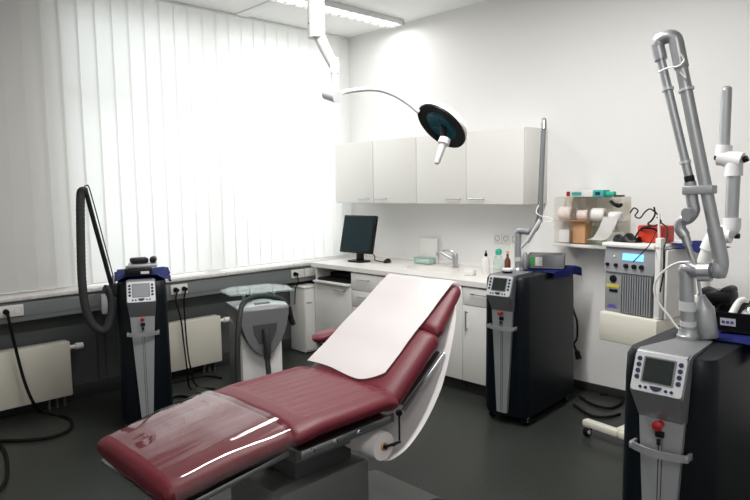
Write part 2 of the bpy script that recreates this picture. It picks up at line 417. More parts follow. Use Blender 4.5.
# slab with an oval cut-out: bridge between the hole and the outline
def slab(z):
    return [bm.verts.new((x, y, z)) for x, y in outer], [bm.verts.new((sx + sw*math.copysign(abs(math.cos(a))**.8, math.cos(a)), sy + sd*math.copysign(abs(math.sin(a))**.8, math.sin(a)), z)) for a in [2*PI*k/32 for k in range(32)]]
o1, h1 = slab(.90); o0, h0 = slab(.860)
for O, Hh in ((o1, h1), (o0, h0)):
    es = [bm.edges.new((O[i], O[(i+1) % 4])) for i in range(4)] + [bm.edges.new((Hh[i], Hh[(i+1) % 32])) for i in range(32)]
    bmesh.ops.triangle_fill(bm, edges=es, use_beauty=True)
for i in range(4): bm.faces.new((o1[i], o1[(i+1) % 4], o0[(i+1) % 4], o0[i]))
for i in range(32): bm.faces.new((h1[i], h1[(i+1) % 32], h0[(i+1) % 32], h0[i]))
part('top', bm, 'counter_top', t)
bm = nb(); rg = []
for f, z in ((1.0, .902), (1.06, .905), (1.06, .900), (.99, .900), (.95, .87), (.85, .78), (.6, .755), (.1, .752)):
    rg.append([V((sx + sw*f*math.copysign(abs(math.cos(a))**.8, math.cos(a)), sy + sd*f*math.copysign(abs(math.sin(a))**.8, math.sin(a)), z)) for a in [2*PI*k/32 for k in range(32)]])
skin(bm, rg, cap=False); bm.faces.new([v for v in bm.verts][-32:]); part('sink_bowl', bm, 'counter_top', t)
bm = nb(); bx(bm, .105, CR, YB-.016, YB-.001, .9005, .93, .004); part('splash_strip', bm, 'counter_top', t)

def base_unit(x0, x1, label):
    t = thing('base_cabinet', label, 'cabinet', ((x0+x1)/2, -.25, 0), 0, 'white base cabinets')
    return t
# left: open shelf with keyboard tray above a door
t = base_unit(.14, .69, 'white base cabinet with open keyboard shelf at the counter\'s left end')
bm = nb(); bx(bm, .14, .158, -.57, .14, .10, .8615); bx(bm, .672, .69, -.57, .14, .10, .8615); bx(bm, .158, .672, .12, .14, .10, .8615); bx(bm, .158, .672, -.57, .12, .10, .118); bx(bm, .158, .672, -.56, .12, .708, .726)
part('carcass', bm, 'laminate_side', t)
bm = nb(); bx(bm, .143, .687, -.588, -.571, .105, .722, .003); d = part('door', bm, 'laminate', t); bar_handle(d, .47, .62, -.588, .68)
bm = nb(); bx(bm, .159, .671, -.625, .05, .7265, .746, .004); part('pull_out_shelf', bm, 'laminate_side', t)
bm = nb(); bx(bm, .145, .685, -.53, .13, 0, .10); part('plinth', bm, 'dark_base', t)
t2 = thing('keyboard', 'black keyboard lying on the pull-out shelf under the worktop', 'keyboard', (.40,-.45,.7465))
bm = nb(); bx(bm, .18, .64, -.58, -.42, .7466, .764, .006); part('body', bm, 'tray_black', t2)
bm = nb()
for r in range(5):
    for c_ in range(14): bx(bm,   .19+c_*.032,   .19+c_*.032+.026, -.57+r*.029, -.57+r*.029+.023, .764, .771, .003)
part('keys', bm, 'black', t2)['kind'] = 'stuff'
bm = nb(); bx(bm, .165, .655, -.40, .02, .7466, .805, .01); single('document_tray', bm, 'tray_black', 'flat black tray at the back of the keyboard shelf', 'tray', (.4,-.2,.7466))
def drawer_unit(x0, x1, zs, label, vertical=False):
    t = base_unit(x0, x1, label)
    bm = nb(); bx(bm, x0, x1, -.57, .14, .10, .8615, .001)
    # leave room for the sink bowl
    if x0 < sx < x1:
        bm.free(); bm = nb(); bx(bm, x0, x0+.018, -.57, .14, .10, .8615); bx(bm, x1-.018, x1, -.57, .14, .10, .8615); bx(bm, x0+.018, x1-.018, .12, .14, .10, .8615); bx(bm, x0+.018, x1-.018, -.57, .12, .10, .118)
    part('carcass', bm, 'laminate_side', t)
    for i, (z0, z1) in enumerate(zs):
        bm = nb(); bx(bm, x0+.003, x1-.003, -.588, -.571, z0+.002, z1-.002, .003)
        d = part('drawer' if z1-z0 < .3 else 'door', bm, 'laminate', t)
        if z1-z0 < .3: bar_handle(d, (x0+x1)/2-.08, (x0+x1)/2+.08, -.588, (z0+z1)/2+.03)
        elif vertical:
            bm = nb(); cyl(bm, (x0+.05,-.614,z1-.20), (x0+.05,-.614,z1-.04), .0055)
            for zz in (z1-.185, z1-.055): cyl(bm, (x0+.05,-.588,zz), (x0+.05,-.614,zz), .0045)
            part('handle', bm, 'steel', d)
        else: bar_handle(d, (x0+x1)/2-.07, (x0+x1)/2+.07, -.588, z1-.05)
    bm = nb(); bx(bm, x0+.005, x1-.005, -.53, .13, 0, .10); part('plinth', bm, 'dark_base', t)
drawer_unit(.69, 1.05, ((.70,.86),(.54,.70),(.105,.54)), 'white drawer cabinet right of the keyboard shelf')
drawer_unit(1.05, 1.68, ((.105,.86),), 'white sink cabinet behind the red treatment chair')
drawer_unit(1.68, 2.005, ((.105,.86),), 'narrow white base cabinet behind the hanging paper sheet')
drawer_unit(2.005, CR, ((.72,.86),(.105,.72)), 'white drawer and door cabinet left of the middle laser', True)

# ------------------------------------------------------------------ things on the worktop
t = thing('monitor', 'black flat computer monitor on the left end of the worktop', 'monitor', (.44,-.25,.9005), math.radians(3))
TM = Matrix.Translation(V((0,0,.27))) @ Matrix.Rotation(math.radians(-13), 4, 'X') @ Matrix.Translation(V((0,0,-.27)))
bm = nb(); bx(bm, -.22, .22, -.02, .02, .085, .465, .008); prism(bm, [(-.15,.12),(.15,.12),(.12,.40),(-.12,.40)], 'y', .02, .05); bm.transform(TM); part('case', bm, 'black', t, local=True)
bm = nb(); bx(bm, -.198, .198, -.0225, -.019, .115, .445); bm.transform(TM); part('screen', bm, 'screen_dark', t, local=True)
bm = nb(); bx(bm, -.04, .04, .0, .035, .012, .16, .006); part('neck', bm, 'black', t, local=True)
bm = nb(); prism(bm, rrect(.105, .085, .05), 'z', 0, .013); part('foot', bm, 'black', t, local=True)
bm = nb(); p = [V((.13,.02,.12)), V((.17,.05,.06)), V((.15,.07,.02)), V((.20,.09,.008)), V((.25,.10,.006))]; tube(bm, p, .005, 8); part('cable', bm, 'black_rubber', t, local=True)
mp_ = at(388, 266, 'z', .9)
t = thing('computer_mouse', 'black computer mouse on the worktop right of the monitor', 'mouse', (.72,-.13,.9005), .5)
bm = nb(); rg = []
for k in range(9):
    s = k/8*2-1; w = .034*math.sqrt(max(0, 1-s**4))+.001; h = .036*math.sqrt(max(0, 1-s**4))*(1+.15*s)+.002
    rg.append([V((w*math.cos(a), s*.058, h*max(0, math.sin(a)))) for a in [PI*j/10 for j in range(11)]])
skin(bm, rg); part('body', bm, 'tray_black', t, local=True)
bm = nb(); tube(bm, [V((0,.055,.012)), V((-.04,.12,.006)), V((-.045,.11,.006)), V((-.05,.125,.006))], .003, 6); part('cable', bm, 'black_rubber', t, local=True)
# faucet
fx, fy = 1.47, -.005
t = thing('faucet', 'chrome mixer tap behind the sink', 'tap', (fx,fy,.905))
bm = nb(); lathe(bm, [(.032,0),(.032,.008),(.026,.012),(.025,.08),(.028,.085),(.028,.115),(.02,.127),(0,.13)], (fx,fy,.905)); part('body', bm, 'steel', t)
bm = nb(); tube(bm, [V((fx-.012,fy,.965)), V((fx-.06,fy-.03,1.0)), V((fx-.12,fy-.06,1.035)), V((fx-.15,fy-.08,1.035))], lambda s: .016-.004*s, 12); cyl(bm, (fx-.145,fy-.078,1.035), (fx-.15,fy-.08,1.01), .014); part('spout', bm, 'steel', t)
bm = nb(); tube(bm, [V((fx,fy,1.025)), V((fx-.03,fy-.02,1.05)), V((fx-.08,fy-.04,1.058)), V((fx-.11,fy-.06,1.052))], lambda s: .013-.006*s, 8); part('lever', bm, 'steel', t)
bm = nb(); lathe(bm, [(.012,0),(.010,.012),(.004,.014),(.004,.03),(.007,.033),(0,.035)], (fx+.02,-.06,.905)); single('sink_plug_knob', bm, 'chrome', 'small chrome pull knob in front of the tap', 'knob', (fx+.02,-.06,.905))
t = thing('soap_dish', 'clear pale green plastic box left of the sink', 'box', (1.06,.04,.9005))
bm = nb(); q0, q1 = .97, 1.17
bx(bm, q0, q1, -.02, .08, .9008, .905, .002); bx(bm, q0, q0+.004, -.02, .08, .905, .965); bx(bm, q1-.004, q1, -.02, .08, .905, .965); bx(bm, q0+.004, q1-.004, -.02, -.016, .905, .965); bx(bm, q0+.004, q1-.004, .076, .08, .905, .965); part('walls', bm, 'bottle_clear', t)
bm = nb(); bx(bm, q0+.015, q1-.015, -.008, .068, .906, .94, .01); part('contents', bm, 'white_matt', t)
bm = nb(); bx(bm, .93, 1.16, .10, .125, .9005, 1.14, .004); single('splash_panel', bm, 'white_plastic', 'upright white panel leaning on the wall behind the clear box', 'panel', (1.05,.11,.9005))
# little things by the laser
def bottle(name, x, y, z, prof, bodymat, capprof, capmat, label, cat):
    t = thing(name, label, cat, (x,y,z))
    bm = nb(); lathe(bm, prof, (x,y,z)); part('body', bm, bodymat, t)
    bm = nb(); lathe(bm, capprof, (x,y,z)); part('cap', bm, capmat, t)
    return t
bottle('spray_bottle', 1.90, -.13, .9005, [(0,0),(.032,0),(.034,.01),(.034,.11),(.02,.135),(.014,.14),(0,.141)], 'white_plastic', [(0,.142),(.013,.142),(.013,.165),(.006,.17),(.006,.19),(0,.191)], 'black', 'small white bottle with black top, left of the middle laser', 'bottle')
bottle('soap_bottle', 1.98, -.06, .9005, [(0,0),(.044,0),(.046,.01),(.046,.10),(.030,.145),(.02,.155),(0,.156)], 'bottle_clear', [(0,.157),(.020,.157),(.028,.165),(.028,.19),(.015,.205),(0,.207)], 'green_cap', 'clear bottle with green cap on the worktop by the sockets', 'bottle')
bottle('brown_bottle', 2.11, -.12, .9005, [(0,0),(.024,0),(.026,.01),(.026,.12),(.010,.15),(.010,.175),(0,.176)], 'brown_glass', [(0,.177),(.012,.177),(.012,.20),(0,.202)], 'gold_ring', 'tall brown bottle with golden cap by the laser column', 'bottle')
bm = nb(); box(bm, (1.885,-.33,.925), (.085,.075,.048), .008, .3); t = single('tissue_box', bm, 'white_plastic', 'small white box on the worktop left of the laser screen', 'box', (1.885,-.33,.9005))
bm = nb(); box(bm, (1.80,-.22,.92), (.09,.07,.038), .018, -.2); single('gauze_pad', bm, 'white_matt', 'folded white gauze on the worktop left of the white box', 'gauze', (1.80,-.22,.9005))
for o in list(C.objects):
    if o.parent is None and o.type in ('EMPTY', 'MESH') and o.name.split('.')[0] in ('worktop','monitor','computer_mouse','faucet','sink_plug_knob','soap_dish','splash_panel','spray_bottle','soap_bottle','brown_bottle','tissue_box','gauze_pad'):
        o.location.z += .015
# wall sockets over the worktop
p0, p1 = at(494, 240, 'y', YB), at(520, 240, 'y', YB)
for k, lab in enumerate(('left white wall socket above the bottles', 'middle white wall socket above the bottles', 'right white wall socket, partly behind the laser column')):
    xx = p0.x + .045 + k*.088; zz = 1.19
    t = thing('wall_socket', lab, 'socket', (xx, YB-.001, zz), 0, 'three wall sockets')
    bm = nb(); bx(bm, xx-.042, xx+.042, YB-.014, YB-.001, zz-.042, zz+.042, .004); part('plate', bm, 'white_plastic', t)
    bm = nb(); lathe(bm, [(.0,-.002),(.020,-.002),(.021,.002),(.027,.002),(.028,-.003)], (xx,YB-.0145,zz), (0,-1,0)); part('socket', bm, 'tube_grey', t)
# ------------------------------------------------------------------ laser consoles (front looks along local -y, origin on the floor under the front)
def laser(label, loc, rz, lcd='lcd', kr=.72):
    t = thing('laser_console', label, 'laser', loc, rz, 'laser consoles')
    P = lambda n, b, m_, par=t, lab=None, ang=38: part(n, b, m_, par, lab, local=True, ang=ang)
    # body: rounded navy housing with a rounded front column on each side
    bm = nb(); rg = []
    for z, w, y0, y1 in ((.07,.168,.03,.82), (.10,.172,.022,.825), (.5,.168,.02,.82), (.93,.164,.016,.81), (1.01,.162,.02,.80), (1.035,.152,.035,.79)):
        rg.append([V((px, (y0+y1)/2+py, z)) for px, py in rrect(w, (y1-y0)/2, .065, 6)])
    skin(bm, rg); P('housing', bm, 'navy')
    bm = nb(); bx(bm, -.15, .15, .06, .78, .045, .07, .01); P('chassis', bm, 'black')
    # tapering silver front panel
    bm = nb(); prism(bm, [(-.038,.09),(.038,.09),(.082,.86),(-.082,.86)], 'y', -.004, .05); fp = P('front_panel', bm, 'silver_plastic')
    for s in (-.006, .006):
        bm = nb(); bx(bm, s-.0012, s+.0012, -.006, 0, .10, .72); P('groove', bm, 'groove', fp)
    # console head: overhanging wedge
    prof = [(.03,.80),(-.002,.80),(-.062,.905),(-.064,.912),(-.012,1.045),(-.004,1.050),(.02,1.052),(.34,1.039),(.34,.98),(.03,.98)]
    bm = nb()
    rings = []
    for x, sh in ((-.092, 0), (.092, 0)):
        rings.append([V((x*(.62 if y > .3 else 1.0 if z > .85 else .9), y, z)) for y, z in prof])
    skin(bm, rings); es = [e for e in bm.edges if abs((e.verts[0].co-e.verts[1].co).x) < .03]
    bmesh.ops.bevel(bm, geom=es, offset=.006, segments=2, affect='EDGES')
    P('console_head', bm, 'silver_dark', ang=30)
    # tilted face plate: its own frame
    a = V((0,-.063,.912)); b = V((0,-.0115,1.046)); up = (b-a).normalized(); nrm = V((0,-up.z,up.y))
    def fp_pt(x, s, h=0): return V((x,0,0)) + a + up*s + nrm*h
    def plate(bm, x0, x1, s0, s1, h0, h1, r=.006):
        pts = [(px+(x0+x1)/2, py+(s0+s1)/2) for px, py in rrect((x1-x0)/2, (s1-s0)/2, r, 3)]
        skin(bm, [[fp_pt(px, py, h0) for px, py in pts], [fp_pt(px, py, h1) for px, py in pts]])
    L = (b-a).length
    bm = nb(); plate(bm, -.0885, .0885, .002, L-.002, -.004, .006, .012); pl = P('face_plate', bm, 'plate_silver')
    bm = nb(); plate(bm, -.056, .056, .034, .128, .006, .0085, .004); P('screen_frame', bm, 'silver_dark', pl)
    bm = nb(); plate(bm, -.050, .050, .039, .123, .0085, .0095, .002); P('screen', bm, lcd, pl)
    for sgn in (-1, 1):
        for k in range(4):
            bm = nb(); lathe(bm, [(.0088,0),(.0082,.003),(0,.0035)], fp_pt(sgn*.0715, .050+k*.022, .006), nrm, 12)
            P('button', bm, 'button_navy', pl)
    for k, xx in enumerate((-.054,-.035,.035,.054)):
        bm = nb(); lathe(bm, [(.006,0),(.0055,.003),(0,.0035)], fp_pt(xx, .017, .006), nrm, 12); P('button', bm, 'button_navy', pl)
    bm = nb(); pts = [fp_pt(.021*math.cos(q), .026-.017*abs(math.sin(q)), .006) for q in [PI+PI*k/10 for k in range(11)]]
    skin(bm, [pts, [p+nrm*.003 for p in pts]]); P('button', bm, 'button_navy', pl, 'half-round centre button')
    # emergency stop with key
    bm = nb(); cyl(bm, (0,-.004,.79), (0,-.03,.79), .013*kr); lathe(bm, [(.014*kr,0),(.018*kr,.006),(.018*kr,.014),(.012*kr,.019),(0,.020)], (0,-.028,.79), (0,-1,0)); P('stop_button', bm, 'red')
    bm = nb(); box(bm, (0,-.012,.752), (.030,.016,.022), .004); cyl(bm, (0,-.02,.735), (0,-.02,.715), .007); P('key_switch', bm, 'black')
    # bowed handle
    bm = nb(); pts = []
    for k in range(13):
        s = k/12*2-1; pts.append((s*.103, -.052 + .030*s*s))
    skin(bm, [[V((x, y, z)) for x, y in pts] + [V((x, y+.009, z)) for x, y in reversed(pts)] for z in (.677, .703)])
    for s in (-1, 1): bx(bm, s*.098-.006, s*.098+.006, -.03, .03, .678, .702, .003)
    P('handle', bm, 'arm_tube')
    # castors
    for sx_, sy_ in ((-.13,.10),(.13,.10),(-.13,.72),(.13,.72)):
        bm = nb(); cyl(bm, (sx_-.014,sy_,.029), (sx_+.014,sy_,.029), .028); w = P('castor', bm, 'black_rubber')
        bm = nb(); bx(bm, sx_-.020, sx_+.020, sy_-.018, sy_+.018, .044, .06, .003); cyl(bm, (sx_-.017,sy_,.029), (sx_+.017,sy_,.029), .011); P('fork', bm, 'steel', w)
    return t
AR = math.radians(65); AL = V((.93,-2.71,0))
BR = math.radians(4);  BL = V((2.62,-.94,0))
CRr = math.radians(0);  CL = V((4.19,-2.24,0))
laser_A = laser('laser console at the window with grey hose, behind the chair\'s footrest', AL, AR, 'lcd_light')
laser_B = laser('laser console beside the worktop, middle one of three', BL, BR)
laser_C = laser('large laser console in the right foreground under the silver jointed arm', CL, CRr, 'lcd', 1.0)
MA = Matrix.Translation(AL) @ Matrix.Rotation(AR, 4, 'Z'); MB_ = Matrix.Translation(BL) @ Matrix.Rotation(BR, 4, 'Z'); MC = Matrix.Translation(CL) @ Matrix.Rotation(CRr, 4, 'Z')

def cloth(M, x0, x1, y0, y1, z, drop, label, seed=0, drops=('r',), over=False):
    """blue drape lying on a console top, hanging over some edges"""
    random.seed(seed); nx, ny = 22, 26; bm = nb(); g = []
    for i in range(nx+1):
        row = []
        for j in range(ny+1):
            u = i/nx; v = j/ny; x = x0 + (x1-x0)*u; y = y0 + (y1-y0)*v
            zz = z + (max(0, min(1, (.40-y)/.06))*max(0, min(1, (.155-abs(x))/.05))*.029 if over else 0) + .003*math.sin(13*x+5*y+seed) + .003*math.sin(21*y-9*x) + .004
            if 'r' in drops and x > .165: d = x-.165; x = .190 + .010*math.sin(24*y); zz -= d
            if 'l' in drops and x < -.165: d = -.165-x; x = -.190 - .010*math.sin(24*y); zz -= d
            if 'b' in drops and y > .80: d = y-.80; y = .835 + .01*math.sin(24*x); zz -= d
            row.append(bm.verts.new(M @ V((x, y, zz))))
        g.append(row)
    for i in range(nx):
        for j in range(ny): bm.faces.new((g[i][j], g[i+1][j], g[i+1][j+1], g[i][j+1]))
    r = bmesh.ops.solidify(bm, geom=list(bm.faces), thickness=.003)
    c = M @ V((0, .4, z))
    return single('drape_cloth', bm, 'blue_cloth', label, 'cloth', tuple(c))
cloth(MA, -.185, .19, .09, .86, 1.037, .1, 'blue cloth spread over the top of the window laser', 1, ('r','l','b'), True)
cloth(MB_, -.14, .22, .36, .87, 1.037, .1, 'dark blue cloth on the top of the middle laser under the grey tray', 2, ('r','b'))
cloth(MC, -.10, .25, .36, .88, 1.037, .1, 'blue cloth on the right foreground laser under the black tray', 3, ('r','b'))

# --- window laser: boxes on top, hose pole
def W(M, *p): return M @ V(p)
t = thing('instrument_case', 'black and grey case lying on the blue cloth of the window laser', 'case', tuple(W(MA,0,.22,1.071)), AR)
bm = nb(); bx(bm, -.105, .075, .12, .34, 1.0715, 1.118, .006); bm.transform(MA); part('body', bm, 'black', t)
bm = nb(); bx(bm, .0, .055, .1185, .1205, 1.08, 1.098, .0004); bm.transform(MA); part('label', bm, 'white_plastic', t)
bm = nb(); bx(bm, -.085, .11, .15, .36, 1.119, 1.142, .008); bm.transform(MA); single('grey_tray', bm, 'silver_plastic', 'light grey tray stacked on the black case', 'tray', tuple(W(MA,0,.25,1.119)), AR)
t = thing('handpiece_case', 'black handpiece bag lying on top of the grey tray', 'case', tuple(W(MA,.02,.25,1.143)), AR)
bm = nb(); box(bm, (-.01,.25,1.163), (.12,.10,.038), .015, .15); bm.transform(MA); part('bag', bm, 'tray_black', t)
bm = nb(); box(bm, (.085,.25,1.165), (.045,.09,.043), .016, -.1); bm.transform(MA); part('side_pocket', bm, 'black', t)
xh = .80
def ah(px, py, x=xh): return at(px, py, 'x', x)
bm = nb(); tube(bm, [ah(113,291), ah(104,258), ah(94,222), ah(85.5,190)], .015, 10, 4); t = part('hose_pole', bm, 'black', laser_A, 'black leaning pole')
bm = nb(); tube(bm, [ah(114.5,282), ah(111,268), ah(103.5,240), ah(95,208), ah(89,187.5), ah(86.5,185.5), ah(84,187)], .004, 6); part('wire', bm, 'black', t)
bm = nb(); box(bm, tuple(ah(114,290)), (.05,.06,.09), .01, AR); part('clamp', bm, 'tray_black', t)
bm = nb(); cyl(bm, ah(113.8,286), ah(113.5,275), .011); part('clamp_pin', bm, 'steel', t)
bm = nb(); tube(bm, [ah(86,192), ah(82,191), ah(80.5,198), ah(80.5,225), ah(81,250), ah(82,280), ah(85,305), ah(91,322), ah(100,330), ah(107,327), ah(111,315), ah(111.5,300), ah(108,290), ah(104,289)], .026, 14, 14, rib=.07); t = part('suction_hose', bm, 'hose_grey', laser_A, 'thick grey looping hose')
bm = nb(); box(bm, tuple(ah(105.5,304,.77)), (.05,.05,.13), .008, AR); part('hose_holder', bm, 'silver_plastic', t)

# --- jointed arm of the foreground laser
def ac(px, py, y=-1.93): return at(px, py, 'y', y)
kf = lambda px, y=-1.93: (ac(300, 250, y)-ac(301, 250, y)).length   # metres per pixel there
ppm = ((ac(700,200)-CAM).dot(F_))/FPX
bm = nb(); c0 = ac(688,336); c0.z = 1.05
lathe(bm, [(.042,-.02),(.042,.005),(.036,.012),(.034,.03)], c0)
tp_ = ac(686,272)
cyl(bm, c0+V((0,0,.01)), tp_, .027); t = part('jointed_arm', bm, 'tube_grey', laser_C, 'tall silver jointed arm, folded over at the top')
bm = nb(); q = ac(687.5,306); cyl(bm, q-V((0,0,.018)), q+V((0,0,.018)), .031); part('collar', bm, 'plate_silver', t)
bm = nb(); cyl(bm, ac(688,323)-V((0,0,.012)), ac(688,323)+V((0,0,.008)), .030); part('collar', bm, 'plate_silver', t)
bm = nb(); tube(bm, [tp_-V((0,0,.01)), tp_+V((0,0,.012)), ac(693,270), ac(706,271), ac(717,270)], .029, 14, 5); part('base_elbow', bm, 'tube_grey', t)
bm = nb(); cyl(bm, ac(699,272,-1.96), ac(711,272,-1.96), .036); part('swivel_joint', bm, 'steel', t)
bm = nb(); tube(bm, [ac(719,271), ac(721,262), ac(717,240), ac(714.5,228)], .027, 14, 5); lathe(bm, [(0,-.034),(.026,-.028),(.033,0),(.026,.028),(0,.034)], ac(718.5,270)); part('elbow_sleeve', bm, 'tube_grey', t)
bm = nb(); cyl(bm, ac(715.5,235), ac(678.5,52), .0225); part('long_tube', bm, 'tube_grey', t)
bm = nb(); cyl(bm, ac(681.5,68), ac(676.5,43), .027); tube(bm, [ac(677.2,46), ac(675,38.5), ac(669,36.5), ac(660,40), ac(657.5,46)], .026, 14, 5); cyl(bm, ac(657.3,44), ac(661,60), .0245); part('top_elbow', bm, 'tube_grey', t)
bm = nb(); cyl(bm, ac(660.5,58), ac(690,181), .0165); part('thin_tube', bm, 'tube_grey', t)
for a_, b_, r in (((667.5,88),(668,90.5),.023),((685,161),(685.6,163.5),.021),((686.0,88.5),(686.6,91),.029)):
    bm = nb(); cyl(bm, ac(*a_), ac(*b_), r); part('ring', bm, 'plate_silver', t)
bm = nb(); cyl(bm, ac(688.8,176), ac(690,182), .0185); part('black_ring', bm, 'black', t)
bm = nb(); cyl(bm, ac(690,182), ac(693,205), .022); part('wrist_tube', bm, 'tube_grey', t)
bm = nb(); d = (ac(714,190)-ac(685,190)); box(bm, tuple((ac(699.5,190)+ac(699.5,190))/2), (d.length*1.06,.06,.034), .006, Matrix.Rotation(math.radians(-2),4,'Y')); part('clamp_bar', bm, 'silver_plastic', t)
bm = nb(); tube(bm, [ac(693,203), ac(694,211), ac(689,218), ac(682,221), ac(680,228), ac(685,236)], .022, 12, 5); cyl(bm, ac(686,215,-1.98), ac(691,214,-1.96), .026); part('wrist_joint', bm, 'tube_grey', t)
bm = nb(); cyl(bm, ac(684.5,234), ac(688,245), .017); cyl(bm, ac(687,242), ac(697.5,273), .011); part('handpiece', bm, 'steel', t)
bm = nb(); cyl(bm, ac(697,273), ac(701,296), .006); part('tip_rod', bm, 'steel', t)
bm = nb(); tube(bm, [ac(659,72,-1.965), ac(668,68,-1.97), ac(679,66,-1.98), ac(684,60,-1.97), ac(681,54,-1.97)], .0035, 6); tube(bm, [ac(680,72,-1.965), ac(686,78,-1.97), ac(683,68,-1.97)], .003, 6); part('tie_wire', bm, 'white_plastic', t)
bm = nb(); tube(bm, [ac(690,262,-1.97), ac(677,263), ac(665,270), ac(656,281), ac(654.5,293), ac(660,305), ac(669,316), ac(676,326), ac(682,331)], .0045, 8); part('cable', bm, 'white_plastic', t)
# holder canister standing on the console
t = thing('handpiece_holder', 'silver canister with conical shoulder on the right foreground laser', 'canister', tuple(ac(707,336)))
kb = ac(707.5,334,-1.865); kb.z = 1.0405; kt = ac(701.5,295,-1.865); ax = (kt-kb); Lh = ax.length
bm = nb(); lathe(bm, [(0,0),(.038,0),(.041,.006),(.041,Lh*.66),(.036,Lh*.72),(.014,Lh*.97),(.012,Lh),(0,Lh)], kb, ax, 28); part('body', bm, 'silver_plastic', t)

# tray with instruments on the blue cloth
tc_ = at(717,331,'z',1.046)
MT = Matrix.Translation(tc_) @ Matrix.Rotation(math.radians(4), 4, 'Z')      # front left corner of the tray
def lt(bm): bm.transform(MT); return bm
t = thing('instrument_tray', 'black open tray with white label on the foreground laser\'s blue cloth', 'tray', tuple(tc_), math.radians(4))
bm = nb(); bx(bm, 0, .26, 0, .24, .003, .010); prism(bm, [(0,.010),(.006,.010),(-.012,.085),(-.018,.085)], 'y', 0, .24); prism(bm, [(.26,.010),(.254,.010),(.272,.085),(.278,.085)], 'y', 0, .24)
prism(bm, [(0,.010),(.006,.010),(-.012,.085),(-.018,.085)], 'x', -.006, .266); prism(bm, [(.24,.010),(.234,.010),(.252,.085),(.258,.085)], 'x', -.006, .266); part('tray', lt(bm), 'tray_black', t)
bm = nb(); skin(bm, [[V((x, y-h, z)) for x, y, z in ((.012,-.0045,.028),(.068,-.0045,.028),(.068,-.0120,.060),(.012,-.0120,.060))] for h in (0, .0012)]); part('label', lt(bm), 'white_plastic', t)
for k in range(3):
    bm = nb(); skin(bm, [[V((x, y-h, z)) for x, y, z in ((.018+k*.016,-.0085,.038),(.029+k*.016,-.0085,.038),(.029+k*.016,-.0105,.049),(.018+k*.016,-.0105,.049))] for h in (0, .0012)]); part('label_mark', lt(bm), 'purple_mark', t)
bm = nb(); tube(bm, [V((.035,.03,.03)), V((.045,.05,.075)), V((.058,.08,.115)), V((.075,.10,.125))], lambda s: .017-.006*s, 10); single('applicator', lt(bm), 'white_plastic', 'white tapered applicator standing up from the black tray', 'applicator', tuple(MT @ V((.05,.06,.012))))
bm = nb()
for gx in (.115,.175): lathe(bm, [(.022,.0),(.028,.010),(.028,.026),(.022,.030)], (gx,.07,.078), (0,-.7,1), 16)
single('goggle_cups', lt(bm), 'bottle_clear', 'pale clear goggle cups lying in the black tray', 'goggles', tuple(MT @ V((.14,.07,.05))))
bm = nb(); tube(bm, [V((.10,.09,.085)), V((.125,.10,.115)), V((.16,.10,.118)), V((.195,.09,.085))], .006, 8); tube(bm, [V((.08,.10,.07)), V((.10,.11,.13)), V((.14,.12,.155)), V((.17,.11,.13))], .003, 6); single('goggle_strap', lt(bm), 'tray_black', 'thin dark goggle strap arching over the black tray', 'strap', tuple(MT @ V((.14,.09,.08))))
bm = nb(); box(bm, (.15,.13,.048), (.17,.14,.07), .02); single('instrument_pack', lt(bm), 'white_plastic', 'white packs filling the black tray', 'pack', tuple(MT @ V((.14,.13,.012))))
# black handpiece with bag behind the canister
yh = -1.62
def hh_(px, py, y=yh): return at(px, py, 'y', y)
t = thing('black_handpiece', 'black bag with strap behind the silver canister', 'bag', tuple(hh_(720,312)))
bm = nb(); c = hh_(716,303)
box(bm, tuple(hh_(711,296)), (.085,.10,.06), .018, Matrix.Rotation(.35,4,'Y')); box(bm, tuple(hh_(721,296)), (.11,.11,.05), .016, Matrix.Rotation(-.1,4,'Y')); box(bm, tuple(hh_(729,296)), (.04,.10,.085), .015, Matrix.Rotation(.1,4,'Y'))
prism(bm, [tuple(hh_(x, y))[0::2] for x, y in ((714,298),(731,299),(729,306),(724,313),(718,310))], 'y', yh-.03, yh+.05); part('bag', bm, 'black', t)
bm = nb(); box(bm, tuple(hh_(720,289.5,yh-.03)), (.018,.03,.014), .004); part('buckle', bm, 'tube_grey', t)

# --- jointed arm of the middle laser
yb = -.63
def ab(px, py, y=yb): return at(px, py, 'y', y)
cb = ab(518,265); cb.z = 1.045; ct_ = ab(518,234)
bm = nb(); lathe(bm, [(.040,-.02),(.040,.004),(.033,.014),(.03,.02)], cb); cyl(bm, cb, ct_, .024); t = part('jointed_arm', bm, 'tube_grey', laser_B, 'thin grey jointed arm rising straight up')
bm = nb(); q = ab(518,259); cyl(bm, q-V((0,0,.014)), q+V((0,0,.014)), .028); part('collar', bm, 'plate_silver', t)
bm = nb(); tube(bm, [ct_-V((0,0,.01)), ct_+V((0,0,.014)), ab(522,231), ab(530,232)], .024, 12, 5); part('base_elbow', bm, 'tube_grey', t)
bm = nb(); tube(bm, [ab(529,232), ab(535,229), ab(538,222), ab(539.5,214)], .021, 12, 5); part('elbow_sleeve', bm, 'silver_dark', t)
bm = nb(); cyl(bm, ab(539.2,218), ab(543.4,126), .0165); part('long_tube', bm, 'tube_shaded', t)
bm = nb(); cyl(bm, ab(540.6,222,yb-.05), ab(544.2,128,yb-.05), .012); part('thin_tube', bm, 'silver_dark', t)
bm = nb(); tube(bm, [ab(543.2,130), ab(543.8,122,yb-.01), ab(544,121,yb-.04), ab(544.2,129,yb-.05)], .018, 10, 4); part('top_elbow', bm, 'steel', t)
bm = nb(); tube(bm, [ab(540.6,220,yb-.05), ab(537,226,yb-.06), ab(532,234,yb-.06), ab(527,242,yb-.06)], .015, 10, 4); cyl(bm, ab(527,241,yb-.06), ab(521.5,247.5,yb-.06), .009); part('wrist_joint', bm, 'plate_silver', t)
